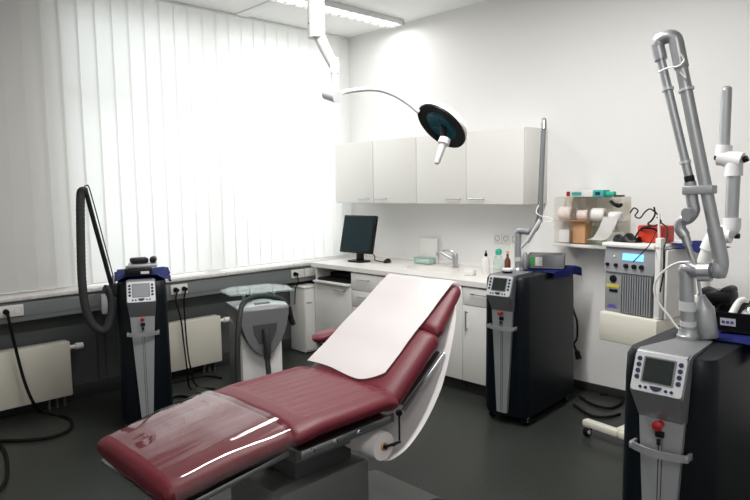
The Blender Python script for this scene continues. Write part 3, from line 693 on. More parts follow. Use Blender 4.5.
bm = nb(); tube(bm, [ab(539,205,yb-.03), ab(536,212,yb-.05), ab(541,216,yb-.06), ab(550,218,yb-.06), ab(552,221,yb-.06), ab(545,222,yb-.06)], .0035, 6); tube(bm, [ab(517,231,yb-.02), ab(512,236), ab(511.5,250), ab(513,264)], .0035, 6); part('cable', bm, 'white_plastic', t)
t = thing('handpiece_holder', 'dark grey canister on the middle laser behind its column', 'canister', tuple(ab(524,263,-.60)))
kb = ab(525,264,-.55); kb.z = 1.042; bm = nb(); Lh = .125
lathe(bm, [(0,0),(.024,0),(.026,.005),(.026,Lh*.7),(.013,Lh),(0,Lh)], kb); part('body', bm, 'tube_grey', t)
# open grey tray
gt = W(MB_, .03, .58, 1.045)
t = thing('open_tray', 'open grey tray with green and white label on the middle laser', 'tray', tuple(gt), BR+math.radians(25))
MG = Matrix.Translation(gt) @ Matrix.Rotation(BR+math.radians(22), 4, 'Z')
def gb(bm): bm.transform(MG); return bm
bm = nb(); bx(bm, -.13,.13,-.10,.10,.003,.011); bx(bm,-.13,-.122,-.10,.10,.011,.10,.002); bx(bm,.122,.13,-.10,.10,.011,.10,.002); bx(bm,-.122,.122,-.10,-.092,.011,.10,.002); bx(bm,-.122,.122,.092,.10,.011,.10,.002); part('tray', gb(bm), 'tray_grey', t)
bm = nb(); bx(bm, -.07,-.02,-.1025,-.0995,.02,.085); part('label', gb(bm), 'white_plastic', t)
bm = nb(); bx(bm, -.105,-.075,-.1025,-.0995,.02,.085); part('green_label', gb(bm), 'green_mark', t)
bm = nb(); cyl(bm, W(MG,-.06,0,.03), W(MG,.08,.02,.04), .014); single('handpiece', bm, 'steel', 'small metal handpiece lying in the open grey tray', 'handpiece', tuple(W(MG,0,0,.02)))
# white dish on the console
dp = W(MB_, -.02, .10, 1.0535)
t = thing('small_dish', 'small white dish with black base on the middle laser console', 'dish', tuple(dp))
bm = nb(); lathe(bm, [(0,0),(.034,0),(.036,.012),(0,.012)], dp); part('base', bm, 'black', t)
bm = nb(); lathe(bm, [(0,.0125),(.036,.0125),(.038,.026),(.028,.03),(0,.028)], dp); part('lid', bm, 'white_plastic', t)
# power cable of the middle laser against the wall
t = thing('power_cord', 'black mains cord hanging behind the middle laser\'s right side', 'cord', tuple(at(577,340,'y',-.03)), 0, 'black power cords')
bm = nb(); tube(bm, [at(571,300,'y',-.06), at(574,312,'y',-.05), at(577,322,'y',-.04), at(577,338,'y',-.03), at(574,344,'y',-.03), at(577,352,'y',-.03)], .008, 8); part('cable', bm, 'black_rubber', t)
bm = nb(); cyl(bm, at(577,351,'y',-.03), at(579,359,'y',-.03), .018, .024); part('plug', bm, 'black_rubber', t)
# ------------------------------------------------------------------ treatment chair (long axis along y, head towards the back wall)
CX = 2.84
chair = thing('treatment_chair', 'dark red leather reclining treatment chair in the middle of the room', 'treatment chair', (CX,-2.75,0))
def pad(path, half, th, bulge=.012, cap=.035, nu=30, groove=None, n=5.0):
    """cushion along a centre path of (y, z) = its top surface; half(t) half width; th(t) thickness"""
    P = [V((0, y, z)) for y, z in path]; L = [0]
    for a, b in zip(P[:-1], P[1:]): L.append(L[-1]+(b-a).length)
    T = L[-1]; st = []
    N = 44
    def pos(s):
        s = max(0, min(T, s))
        for i in range(len(P)-1):
            if s <= L[i+1]+1e-9:
                f = (s-L[i])/(L[i+1]-L[i]); return P[i].lerp(P[i+1], f), (P[i+1]-P[i]).normalized()
        return P[-1], (P[-1]-P[-2]).normalized()
    bm = nb(); rings = []
    for k in range(N+1):
        f = k/N; s = T*(.5-.5*math.cos(PI*f))
        p, d = pos(s); p1, d1 = pos(s-.03); p2, d2 = pos(s+.03); d = (d1+d2).normalized()
        nrm = V((0, -d.z, d.y)); t = s/T
        e = min(1, s/cap, (T-s)/cap); e = math.sqrt(max(0, 1-(1-e)**2)); e = max(e, .02)
        w = half(t) - cap*(1-e)*.8; hh = th(t)/2
        ring = []
        for side in (1, -1):
            for i in range(nu):
                q = 1-2*i/nu
                if side < 0: q = -q
                u = math.copysign(1-(1-abs(q))**1.6, q); sa = max(0, 1-abs(u)**n)**(1/2.2)
                x = w*u; h = side*hh*sa*(.25+.75*e)
                if side > 0:
                    v = x/half(t); h += bulge*(1-v*v)*e
                    if groove: h += groove(v, s, T)*min(1, sa*1.5)
                ring.append(V((CX+x, 0, 0)) + p + nrm*(h-hh))
        rings.append(ring)
    skin(bm, rings); return bm
def g_seat(u, s, T):
    """stitched channels across the sunk middle panel"""
    g = 0
    if abs(u) < .80:
        edge = min(1, (.80-abs(u))/.06); ie = min(1, max(0, min(s-.10, T-.02-s))/.03)
        g -= .014*edge*ie
        if abs(u) < .66:
            q = (u*.345+.4) % .058; g -= .003*math.exp(-((q-.029)/.007)**2)*ie
    return g
bm = pad([(-3.135,.745),(-3.0,.762),(-2.62,.765),(-2.53,.742)], lambda t: .352, lambda t: .105, .010, .045, 90, g_seat); part('seat', bm, 'leather', chair, ang=60)
bm = pad([(-3.655,.668),(-3.62,.690),(-3.35,.733),(-3.115,.757)], lambda t: .315+.035*t, lambda t: .105, .008, .06, 40); part('leg_rest', bm, 'leather', chair, ang=60)
# backrest and headrest
B0 = V((0,-2.585,.738)); B1 = V((0,-1.985,1.170)); bd = (B1-B0).normalized()
def on_back(s): p = B0+bd*s; return (p.y, p.z)
LB = (B1-B0).length; JS = LB*.565
def tuck(u, s, T): return -.014*math.exp(-((T-s)/.02)**2)
bm = pad([on_back(-.02), on_back(.05), on_back(JS)], lambda t: .325-.025*t, lambda t: .130, .004, .05, 44, None, 4.0); part('backrest', bm, 'leather', chair, ang=60)
bm = pad([on_back(JS-.012), on_back(JS+.12), on_back(LB)], lambda t: .298-.062*t, lambda t: .115-.03*t, .004, .05, 44, None, 3.6); part('headrest', bm, 'leather', chair, ang=60)
# far side armrest
bm = nb(); rg = []
for k in range(15):
    s = k/14*2-1; e = math.sqrt(max(.0004, 1-abs(s)**3.2))
    rg.append([V((2.405 + .062*e*math.copysign(abs(math.cos(a))**.8, math.cos(a)), -2.22+s*.20, .835+.033*e*math.copysign(abs(math.sin(a))**.8, math.sin(a)))) for a in [2*PI*j/24 for j in range(24)]])
skin(bm, rg); arm = part('armrest', bm, 'leather', chair)
bm = nb(); tube(bm, [V((2.41,-2.2,.81)), V((2.41,-2.2,.70)), V((2.46,-2.3,.645)), V((2.55,-2.4,.63))], .013, 10); part('armrest_bracket', bm, 'steel', arm)
# steel frames below the cushions
def bar(bm, y0, z0, y1, z1, x0, x1, th):
    d = V((0,y1-y0,z1-z0)); L = d.length; box(bm, ((x0+x1)/2,(y0+y1)/2,(z0+z1)/2), (x1-x0, L, th), .003, Matrix.Rotation(math.atan2(d.z, d.y),4,'X'))
bm = nb()
for s in (-1, 1): bar(bm, -3.10,.634,-2.59,.646, CX+s*.34-.008, CX+s*.34+.008, .036)
bar(bm, -3.09,.637,-2.60,.646, CX-.33, CX+.33, .012); sf = part('seat_frame', bm, 'steel', chair)
for y in (-3.05,-2.93,-2.80):
    bm = nb(); lathe(bm, [(0,0),(.011,0),(.010,.006),(0,.008)], (CX+.348,y,.640), (1,0,0), 12); part('screw', bm, 'chrome', sf)
bm = nb()
for s in (-1, 1): bar(bm, -3.61,.575,-3.12,.636, CX+s*.29-.008, CX+s*.29+.008, .022)
bar(bm, -3.61,.577,-3.12,.638, CX-.28, CX+.28, .010); part('leg_frame', bm, 'steel', chair)
nb_ = V((0, -bd.z, bd.y)); Q0 = B0 + bd*.02 - nb_*.135; Q1 = B0 + bd*.38 - nb_*.135
bm = nb()
for s in (-1, 1): bar(bm, Q0.y, Q0.z, Q1.y, Q1.z, CX+s*.306-.007, CX+s*.306+.007, .018)
bar(bm, Q0.y+.02, Q0.z+.016, Q1.y, Q1.z, CX-.29, CX+.29, .012); bf = part('back_frame', bm, 'steel', chair)
# roll holder
bm = nb(); jx = CX+.362
cyl(bm, (jx,-2.575,.668), (jx,-2.575,.545), .0045); cyl(bm, (jx+.004,-2.62,.535), (jx+.004,-2.575,.540), .0055); lathe(bm, [(0,0),(.014,.004),(.014,.018),(0,.02)], (jx-.012,-2.575,.668), (1,0,0), 14)
cyl(bm, (jx-.01,-2.655,.535), (jx+.004,-2.575,.538), .006); cyl(bm, (CX-.05,-2.655,.535), (jx,-2.655,.535), .008); part('roll_holder', bm, 'black', chair)
# lifting mechanism and foot
bm = nb(); bx(bm, CX-.20, CX+.20, -3.02, -2.68, .52, .630, .02); part('lift_carriage', bm, 'base_grey', chair)
bm = nb(); bx(bm, CX-.14, CX+.14, -2.98, -2.66, .42, .52, .01); part('lift_column', bm, 'base_dark', chair)
bm = nb(); bx(bm, CX-.20, CX+.20, -3.10, -2.60, .17, .42, .025); part('drive_box', bm, 'base_grey', chair)
bm = nb(); prism(bm, [(-3.5,.03),(-3.5,.07),(-3.05,.17),(-2.62,.17),(-2.14,.075),(-2.10,.03)], 'x', CX-.24, CX+.24)
bmesh.ops.bevel(bm, geom=list(bm.edges), offset=.012, segments=2, affect='EDGES'); part('base_plate', bm, 'base_grey', chair)
bm = nb(); bx(bm, CX-.20, CX+.20, -3.45,-2.14,.001,.03,.008); part('floor_pad', bm, 'black_rubber', chair)
bm = nb(); tube(bm, [V((2.55,-3.0,.50)), V((2.50,-3.12,.30)), V((2.48,-3.15,.12)), V((2.42,-3.0,.012)), V((2.3,-2.8,.012))], .008, 8); part('cable', bm, 'black_rubber', chair)

# clear protective cover on the leg rest
def leg_top(y):
    P = [(-3.655,.668),(-3.62,.690),(-3.35,.733),(-3.115,.757)]
    for (a, b), (c, d) in zip(P[:-1], P[1:]):
        if y <= c: return b + (d-b)*(y-a)/(c-a)
    return .752
bm = nb(); g = []
NX, NY = 46, 40
for j in range(NY+1):
    y = -3.600 + (.470)*j/NY; t_ = (y+3.655)/.54; w = .315+.035*t_
    row = []
    for i in range(NX+1):
        u = i/NX*2-1; q = abs(u)
        top = lambda v: .0525*(max(0, 1-v**5)**(1/2.2) - 1) + .008*(1-v*v)
        if q < .86: v = q/.86*.97; x = w*v; dz = top(v) + .0045
        else: tt = (q-.86)/.14; x = w*.97 + (w*.03+.006)*math.sin(tt*PI/2); dz = top(.97) + .0045 - .05*tt
        x = math.copysign(x, u)
        z = leg_top(y) + dz + (.0022*(1+math.sin(7*y+24*x)) if q < .8 else .001)
        row.append(bm.verts.new((CX+x, y, z)))
    g.append(row)
for j in range(NY):
    for i in range(NX): bm.faces.new((g[j][i], g[j][i+1], g[j+1][i+1], g[j+1][i]))
single('clear_cover', bm, 'cover_plastic', 'clear plastic protective cover over the foot end of the red chair', 'plastic cover', (CX,-3.4,.70))

# paper roll under the backrest with the sheet drawn up over it
t = thing('paper_roll', 'white paper roll under the backrest, its sheet drawn over the chair back', 'paper roll', (CX+.1,-2.655,.535))
rc = V((0,-2.655,.535))
bm = nb(); prof = [(.018,0),(.018,.56),(.062,.56),(.062,0)]
rg = []
for r, x in ((.019,CX-.215),(.062,CX-.215),(.062,CX+.345),(.019,CX+.345),(.019,CX-.215)):
    rg.append([V((x, rc.y+r*math.cos(a), rc.z+r*math.sin(a))) for a in [2*PI*k/32 for k in range(32)]])
skin(bm, rg, cap=False); part('roll', bm, 'paper', t)
bm = nb(); rg = []
for r, x in ((.0135,CX-.22),(.018,CX-.22),(.018,CX+.352),(.0135,CX+.352),(.0135,CX-.22)):
    rg.append([V((x, rc.y+r*math.cos(a), rc.z+r*math.sin(a))) for a in [2*PI*k/20 for k in range(20)]])
skin(bm, rg, cap=False); part('core', bm, 'cardboard', t)
# the sheet: path in (y, z, half width, x shift)
def bk(s, h): p = B0 + bd*s + nb_*h; return (p.y, p.z)
path = [(-2.655,.4725), (-2.60,.463), (-2.50,.487), (-2.38,.57), (-2.27,.70), (-2.17,.87), (-2.085,1.00), (-2.03,1.08)]
path += [bk(LB+.008,-.045), bk(LB+.006,-.012), bk(LB-.02,.010)]
path += [bk(LB*f, .0115+.002*math.sin(f*17)) for f in (.9,.8,.7,.6,.5,.4,.3,.2,.11,.05)]
pc = catmull([V((0, y, z)) for y, z in path], 5)
bm = nb(); g = []; nP = len(pc)
for k, p in enumerate(pc):
    d = (pc[min(k+1,nP-1)]-pc[max(k-1,0)]).normalized(); nn = V((0,-d.z,d.y))
    f = k/(nP-1); row = []
    mixf = max(0, min(1, (f-.19)/.24)); mixf = mixf*mixf*(3-2*mixf)
    down = max(0, (f-.5)/.5)
    for i in range(29):
        u = i/28*2-1
        w = .285*(1-mixf) + (.232+.028*down)*mixf; xo = .065*(1-mixf) + (-.022-.023*down)*mixf
        q = p + nn*(.004*math.sin(6*u+11*f)*(1-mixf) + .0012*(1+math.sin(7*u+13*f))*mixf)
        if f > .90:                                  # lower edge, torn round at the near corner
            q = q - bd*(-1)*0 + bd*(.07*((f-.90)/.10)*max(0, (u-.45)/.55)**2 - .012*((f-.90)/.10)*math.sin(2.5*u))
        row.append(bm.verts.new((CX+xo+u*w, q.y, q.z)))
    g.append(row)
for k in range(nP-1):
    for i in range(28): bm.faces.new((g[k][i], g[k][i+1], g[k+1][i+1], g[k+1][i]))
part('sheet', bm, 'sheet_paper', t)

# ------------------------------------------------------------------ glass-topped cooler with hose
ER = math.radians(75); EL = V((1.27,-2.02,0)); ME = Matrix.Translation(EL) @ Matrix.Rotation(ER, 4, 'Z')
cool = thing('skin_cooler', 'grey and white skin cooler with a glass shelf, behind the chair', 'skin cooler', EL, ER)
PE = lambda n, b, m_, par=None, lab=None: part(n, b, m_, par or cool, lab, local=True)
bm = nb(); bx(bm, -.15,.15,-.10,.20,.06,.76,.02); PE('column', bm, 'white_plastic')
bm = nb(); bx(bm, -.152,-.1505,-.06,.19,.10,.70); bx(bm, .1505,.152,-.06,.19,.10,.70); PE('side_panel', bm, 'tube_grey')
bm = nb(); bx(bm, -.14,.14,-.09,.19,.03,.06,.004); PE('foot', bm, 'base_dark')
for x, y in ((-.12,-.07),(.12,-.07),(-.12,.17),(.12,.17)):
    bm = nb(); cyl(bm, (x-.012,y,.022),(x+.012,y,.022),.0215); PE('castor', bm, 'black_rubber')
# U-shaped grey head, opening at the front for the hose
def ushape(w, top, bot, n=14):
    o = [(w, top), (-w, top)]
    for k in range(n+1):
        a = PI - PI*k/n; t = abs(math.sin(a)); h = (1-.30*t)*max(0, 1-t**3)**.55
        o.append((math.copysign(w*h, math.cos(a)) if k != n//2 else 0, top-.05 - (top-.05-bot)*t))
    return o
bm = nb(); rg = []
for y, w, top, bot in ((.21,.165,.835,.64),(.05,.178,.84,.55),(-.10,.185,.838,.50),(-.155,.182,.828,.49),(-.168,.174,.818,.50)):
    rg.append([V((x, y, z)) for x, z in ushape(w, top, bot)])
skin(bm, rg); PE('head', bm, 'head_grey')
bm = nb(); pts = [(-.088,.72),(.088,.72),(.080,.66),(.045,.585),(-.045,.585),(-.080,.66)]
skin(bm, [[V((x, -.1685, z)) for x, z in pts], [V((x, -.172, z)) for x, z in pts]]); PE('hose_bay', bm, 'base_dark')
bm = nb(); rg = []
for k in range(11):
    s = k/10*2-1; rg.append([V((s*.178, -.165+.02*s*s, .836+.016*(1-s*s))), V((s*.178, -.09, .850+.022*(1-s*s))), V((s*.178, -.09, .836)), V((s*.178, -.165+.02*s*s, .822))])
skin(bm, rg); dp_ = PE('display_panel', bm, 'plate_silver')
bm = nb(); box(bm, (-.005,-.13,.864), (.11,.03,.006), .002, Matrix.Rotation(.12,4,'X')); PE('keypad', bm, 'silver_dark', dp_)
bm = nb(); pts = [(-.24,-.16),(.22,-.18),(.25,.06),(.16,.20),(-.12,.20),(-.24,.08)]; prism(bm, pts, 'z', .935, .945); PE('glass_shelf', bm, 'shelf_glass')
for x, y in ((-.11,-.05),(.11,-.05),(0,.13)):
    bm = nb(); cyl(bm, (x,y,.83),(x,y,.9345),.012); PE('post', bm, 'steel')
bm = nb(); tube(bm, [V((.0,-.19,.48)) , V((0,-.205,.56)), V((0,-.20,.63)), V((0,-.178,.69))], .024, 12, 10, rib=.08); h_ = PE('outlet_hose', bm, 'hose_grey')
bm = nb(); tube(bm, [V((.0,-.19,.49)), V((.0,-.21,.35)), V((-.02,-.21,.20)), V((-.10,-.24,.06)), V((-.20,-.26,.03)), V((-.235,-.24,.06)), V((-.225,-.23,.30)), V((-.215,-.22,.60)), V((-.19,-.19,.76)), V((-.14,-.12,.865)), V((-.05,-.055,.893)), V((.06,-.05,.893)), V((.16,-.07,.862)), V((.205,-.09,.80))], .018, 12, 12, rib=.08); PE('long_hose', bm, 'hose_grey', h_)
bm = nb(); cyl(bm, (.203,-.09,.81),(.222,-.10,.71),.024,.020); cyl(bm, (.222,-.10,.71),(.235,-.115,.675),.022,.016); PE('nozzle', bm, 'black', h_)

# ------------------------------------------------------------------ ceiling examination lamp
D0 = 3.45
def al(px, py, dd=D0): return CAM + (F_ + R_*((px-375)/FPX) - U_*((py-250)/FPX))*dd
mp0 = al(316.5,38)
t = thing('examination_lamp', 'white ceiling examination lamp with curved arm and round dark head', 'examination lamp', (mp0.x, mp0.y, H))
bm = nb(); cyl(bm, (mp0.x,mp0.y,mp0.z), (mp0.x,mp0.y,mp0.z+.30), .047, seg=28); cyl(bm, (mp0.x,mp0.y,mp0.z+.29), (mp0.x,mp0.y,H-.03), .040, seg=28); lathe(bm, [(0,0),(.11,0),(.11,.02),(.05,.03)], (mp0.x,mp0.y,H-.03), (0,0,1)); mt_ = part('ceiling_tube', bm, 'lamp_white', t)
for dx in (-5.5, 5):
    bm = nb(); c = al(316.5+dx,25.5); dd = (c-V((mp0.x,mp0.y,c.z))).normalized(); dd = (dd - F_*.9).normalized()
    cyl(bm, V((mp0.x,mp0.y,c.z))+dd*.044, V((mp0.x,mp0.y,c.z))+dd*.0485, .005, seg=10); part('screw', bm, 'silver_dark', mt_)
bm = nb(); cyl(bm, al(318,34), al(333,65), .034, .026); part('upper_arm', bm, 'lamp_white', t)
bm = nb(); box(bm, tuple(al(334.5,66)), (.05,.05,.085), .008, Matrix.Rotation(.785,4,'Z')); part('elbow_joint', bm, 'lamp_white', t)
bm = nb(); cyl(bm, al(334.7,72), al(334.7,92), .019); part('drop_rod', bm, 'lamp_white', t)
bm = nb(); cyl(bm, al(326.5,93.5), al(338,97,D0-.06), .034); part('swivel', bm, 'lamp_white', t)
arm_pts = [al(334,96,D0-.03), al(345,92), al(357,90), al(370,89), al(383,90.5), al(396,95.5), al(408,103), al(419,112)]
bm = nb(); tube(bm, arm_pts, .0125, 12); part('curved_arm', bm, 'lamp_white', t)
hc = al(443,124); axn = (-F_*.29 - R_*.60 - U_*.73).normalized()
RX = .155
bm = nb(); lathe(bm, [(0,-.070),(.05,-.066),(.10,-.052),(.140,-.028),(RX,.0),(RX,.012),(RX-.02,.016)], hc, axn, 40); hd = part('head', bm, 'lamp_white', t)
bm = nb(); lathe(bm, [(RX-.002,.012),(RX+.002,.014),(RX,.024),(.100,.020),(.098,.014)], hc, axn, 40); part('rim', bm, 'black', hd)
bm = nb(); lathe(bm, [(0,.014),(.099,.014),(.099,.0185),(0,.022)], hc, axn, 40); part('lens', bm, 'lamp_teal', hd)
for q in range(6):
    x, y = ring_frame(axn); c = hc + axn*.021 + (x*math.cos(q*PI/3+.4)+y*math.sin(q*PI/3+.4))*.058
    bm = nb(); lathe(bm, [(0,0),(.028,0),(.025,.004),(0,.005)], c, axn, 18); part('lens_cell', bm, 'lamp_teal', hd)
hs = hc - axn*0 + (-R_*.02 - U_*.115)
hd_dir = (-R_*.33 - U_*.92 - F_*.18).normalized(); hb_ = al(444,142,D0-.10)
bm = nb(); lathe(bm, [(0,-.03),(.030,-.02),(.032,.012),(.022,.018),(.019,.03),(.016,.12),(.012,.128),(0,.13)], hb_, hd_dir, 20); part('sterile_handle', bm, 'lamp_white', t)
bm = nb(); cyl(bm, hc+axn*.0, hb_, .018); part('handle_stem', bm, 'black', t)
# ------------------------------------------------------------------ dispenser on the wall shelf
sy0 = -.02
w0 = at(554,243,'y',-.04); w1 = at(660,248,'y',-.04)
zs = w0.z
t = thing('wall_shelf', 'narrow white wall shelf carrying the clear dispenser', 'shelf', (2.75, .0, zs))
bm = nb(); bx(bm, w0.x, 3.02, -.07, YB-.001, zs-.022, zs, .004); part('board', bm, 'white_plastic', t)
for xx in (w0.x+.09, 2.95):
    bm = nb(); prism(bm, [(YB-.002,zs-.022),(YB-.002,zs-.13),(YB-.02,zs-.13),(.0,zs-.03),(.0,zs-.022)], 'x', xx-.012, xx+.012); part('bracket', bm, 'white_plastic', t)
x0 = at(554,195,'y',-.04).x+.0; x1 = at(620,197,'y',-.04).x; zt = at(556,197,'y',-.04).z; zm = zs + (zt-zs)*.48
rack = t = thing('dispenser_rack', 'clear acrylic dispenser rack with two rows of compartments', 'dispenser', ((x0+x1)/2, .05, zs+.0005))
ya, yb2, th = -.035, YB-.004, .005
z_ = zs+.0008
bm = nb(); bx(bm, x0, x1, yb2-th, yb2, z_, zt); part('back_panel', bm, 'acrylic', t)
for z in (z_, zm, zt-th):
    bm = nb(); bx(bm, x0, x1, ya, yb2-th-.0002, z, z+th); part('shelf', bm, 'acrylic', t)
cols = [x0 + (x1-x0)*k/4 for k in range(5)]
for k, xx in enumerate(cols):
    for za_, zb_ in ((z_+th+.0002, zm-.0002), (zm+th+.0002, zt-th-.0002)):
        bm = nb(); bx(bm, max(x0, xx-th/2), min(x1, xx+th/2) if k else x0+th, ya, yb2-th-.0002, za_, zb_); part('divider', bm, 'acrylic', t)
cw = (x1-x0)/4
def roll(k, z, r, l, m_, lab, tilt=0, nm='gauze_roll', hollow=True):
    c = V((cols[k]+cw/2, .045, z+r+.001)); d = V((math.cos(tilt), math.sin(tilt), 0)); a = c-d*l/2
    bm = nb(); x, y = ring_frame(d); rg = []
    for rr, h in ((r*.3,.004),(r*.9,0),(r,.006),(r,l-.006),(r*.9,l),(r*.3,l-.004),(r*.3,.004)):
        rg.append([a + d*h + x*(rr*math.cos(2*PI*q/24)) + y*(rr*math.sin(2*PI*q/24)) for q in range(24)])
    skin(bm, rg, cap=False); single(nm, bm, m_, lab, 'roll', tuple(c-V((0,0,r))))
zu = zm+th
roll(0, zu, .052, .112, 'gauze', 'pinkish gauze roll in the upper left compartment of the rack')
roll(1, zu, .040, .080, 'gauze', 'small pinkish roll in the second upper compartment of the rack', .3)
roll(2, zu, .048, .100, 'white_matt', 'white bandage roll in the third upper compartment', .12)
roll(3, zu, .036, .095, 'white_matt', 'low white roll in the upper right compartment', .1)
zl = z_+th
def inbox(k, w, d, h, m_, lab, nm):
    bm = nb(); box(bm, (cols[k]+cw/2, .045, zl+h/2+.001), (w, d, h), .006); single(nm, bm, m_, lab, 'box', (cols[k]+cw/2,.045,zl+.001))
inbox(0, .09, .09, .10, 'white_matt', 'white pad stack in the lower left compartment', 'pad_stack')
inbox(1, .105, .12, .165, 'cardboard', 'orange brown carton filling the second lower compartment', 'carton')
inbox(2, .09, .08, .13, 'bottle_clear', 'bag of clear caps in the third lower compartment', 'cap_bag')
inbox(3, .10, .09, .09, 'white_matt', 'white pad stack in the lower right compartment', 'pad_stack')
# orange strips on the middle shelf edge
bm = nb(); bx(bm, cols[0]+.004, cols[2]-.004, ya-.020, ya+.022, zm+th+.0006, zm+th+.003); single('paper_strip', bm, 'cardboard', 'orange paper strip along the rack\'s middle shelf', 'paper', (cols[1], ya, zm+th))
# curling white paper
pw0, pw1 = at(604,217,'y',-.07).x, at(618,217,'y',-.07).x
pp = [at(611,217,'y',-.042), at(609,222,'y',-.065), at(605,231,'y',-.09), at(600,238,'y',-.10), at(594,240,'y',-.12)]
pc = catmull(pp, 5); bm = nb(); g = []
for p in pc: g.append([bm.verts.new((p.x + (q/4-.5)*.115, p.y, p.z)) for q in range(5)])
for a_, b_ in zip(g[:-1], g[1:]):
    for q in range(4): bm.faces.new((a_[q], a_[q+1], b_[q+1], b_[q]))
bmesh.ops.solidify(bm, geom=list(bm.faces), thickness=.001)
single('hanging_paper', bm, 'white_matt', 'white paper sheet with print curling out of the rack', 'paper', tuple(pp[0]))
# glove box and small things on the rack
gz = zt+.001
gx0, gx1 = at(566,193,'y',.0).x, at(607,193,'y',.0).x
t = thing('glove_box', 'white and teal box lying on top of the clear rack', 'box', ((gx0+gx1)/2, .05, gz))
bm = nb(); bx(bm, gx0, gx0+.22, .0, .11, gz, gz+.05, .003); part('white_end', bm, 'white_plastic', t)
bm = nb(); bx(bm, gx0+.221, gx1-.03, .0, .11, gz, gz+.05, .003); part('teal_end', bm, 'teal_box', t)
bm = nb(); bx(bm, gx0+.05, gx0+.13, -.0015, -.0002, gz+.01, gz+.035); part('teal_print', bm, 'teal_box', t)
bm = nb(); bx(bm, gx0+.24, gx0+.28, -.0015, -.0002, gz+.012, gz+.036); part('print_mark', bm, 'button_navy', t)
bm = nb(); bx(bm, gx0+.005, gx0+.035, -.0015, -.0002, gz+.005, gz+.04); part('red_print', bm, 'red', t)
bm = nb(); cyl(bm, (gx1-.025,.05,gz+.02), (gx1+.04,.045,gz+.02), .019); single('tube_bottle', bm, 'green_cap', 'small green tube at the right end of the teal box', 'tube', (gx1,.05,gz))
bm = nb(); bx(bm, gx1+.045, gx1+.11, .01, .06, gz, gz+.012, .003); single('marker_tray', bm, 'tray_black', 'small black clip on the right end of the clear rack', 'clip', (gx1+.08,.03,gz))
# small camera hook at right of the rack
hk = at(616,204,'y',-.075)
bm = nb(); cyl(bm, hk, hk+V((.0,.036,0)), .006); tube(bm, [hk+V((-.03,-.02,.02)), hk+V((0,-.03,0)), hk+V((.03,-.02,-.015)), hk+V((.045,-.005,0))], .013, 8); part('clamp', bm, 'black', rack, 'black clamp at the right end')

# ------------------------------------------------------------------ trolley with the grey unit
DR = math.radians(-9); DL = V((3.385,-.70,.0)); UP = .022; MD = Matrix.Translation(DL) @ Matrix.Rotation(DR, 4, 'Z')
tro = thing('trolley', 'white equipment trolley on castors by the back wall', 'trolley', DL, DR)
PD = lambda n, b, m_, par=None, lab=None: part(n, b, m_, par or tro, lab, local=True)
bm = nb(); bx(bm, -.188, .205, -.03, .52, .655, .842, .012); PD('drawer_base', bm, 'cream_plastic')
bm = nb(); bx(bm, -.05, .20, .22, .46, .12, .64, .02); PD('pedestal', bm, 'white_plastic')
bm = nb(); bx(bm, .162, .20, .0, .05, .8425, 1.33, .008); PD('post', bm, 'white_plastic')
bm = nb(); bx(bm, -.20, .20, .0, .50, 1.258, 1.283, .006); PD('top_shelf', bm, 'white_plastic')
bm = nb(); bx(bm, .205, .222, .04, .50, .8425, 1.257, .004); PD('side_casing', bm, 'white_plastic')
bm = nb(); bx(bm, -.20, .20, .485, .50, .8425, 1.257, .004); PD('back_casing', bm, 'white_plastic')
bm = nb()
for s in (-1, 1):
    bx(bm, *( (-.26,.0) if s < 0 else (0.,.26) ), -.09, -.03, .07, .115, .012); bx(bm, *( (-.22,.0) if s < 0 else (0.,.22) ), .44, .50, .07, .115, .012)
bx(bm, -.03, .03, -.06, .48, .075, .125, .01); bm.normal_update(); PD('foot_frame', bm, 'cream_plastic')
for x, y in ((-.235,-.06),(.235,-.06),(-.19,.47),(.19,.47)):
    bm = nb(); cyl(bm, (x-.013,y,.034),(x+.013,y,.034),.033); w = PD('castor', bm, 'black_rubber')
    bm = nb(); cyl(bm, (x-.017,y,.034),(x+.017,y,.034),.016); bx(bm, x-.02,x+.02,y-.015,y+.015,.06,.075,.003); PD('hub', bm, 'white_plastic', w)
t = thing('control_unit', 'grey ribbed power unit with a lit blue display on the trolley', 'power unit', tuple(MD @ V((0,.2,.8435))), DR)
def du(bm): bm.transform(MD); return bm
bm = nb(); bx(bm, -.178, .155, .012, .44, .8435, 1.10, .006); part('case', du(bm), 'unit_grey', t)
bm = nb(); prism(bm, [(.0,1.10),(.02,1.255),(.44,1.255),(.44,1.10)], 'x', -.182, .159); part('control_head', du(bm), 'unit_grey', t)
bm = nb(); bx(bm, -.06, .152, .004, .0115, .848, 1.092); gr = part('grille', du(bm), 'unit_dark', t)
bm = nb()
for k in range(13): bx(bm, -.058+k*.0163, -.049+k*.0163, -.006, .0039, .850, 1.09)
part('ribs', du(bm), 'unit_grey', gr)
def hp(x, z, h=0): f = (z-1.10)/.155*.02; return V((x, f-h, z))
bm = nb(); skin(bm, [[hp(-.055,1.18,.0006),hp(.085,1.18,.0006),hp(.085,1.222,.0006),hp(-.055,1.222,.0006)],[hp(-.055,1.18,.004),hp(.085,1.18,.004),hp(.085,1.222,.004),hp(-.055,1.222,.004)]]); part('display', du(bm), 'display_blue', t)
for x in (-.155,-.095,-.025,.03,.08):
    bm = nb(); r = .014 if x > -.05 else .011; lathe(bm, [(r,0),(r,.014),(r*.8,.018),(0,.018)], hp(x,1.145,.0), (0,-1,.1), 16); part('knob', du(bm), 'black', t)
bm = nb(); lathe(bm, [(.007,0),(.006,.005),(0,.006)], hp(-.115,1.20), (0,-1,.1), 12); part('indicator', du(bm), 'white_plastic', t)
bm = nb(); lathe(bm, [(.024,0),(.024,.006),(.018,.008),(0,.008)], (-.118,.012,1.055), (0,-1,0), 18); part('key_lock', du(bm), 'black', t)
bm = nb(); bx(bm, -.165,-.075,.009,.0115,1.0,1.02); part('yellow_label', du(bm), 'yellow_mark', t)
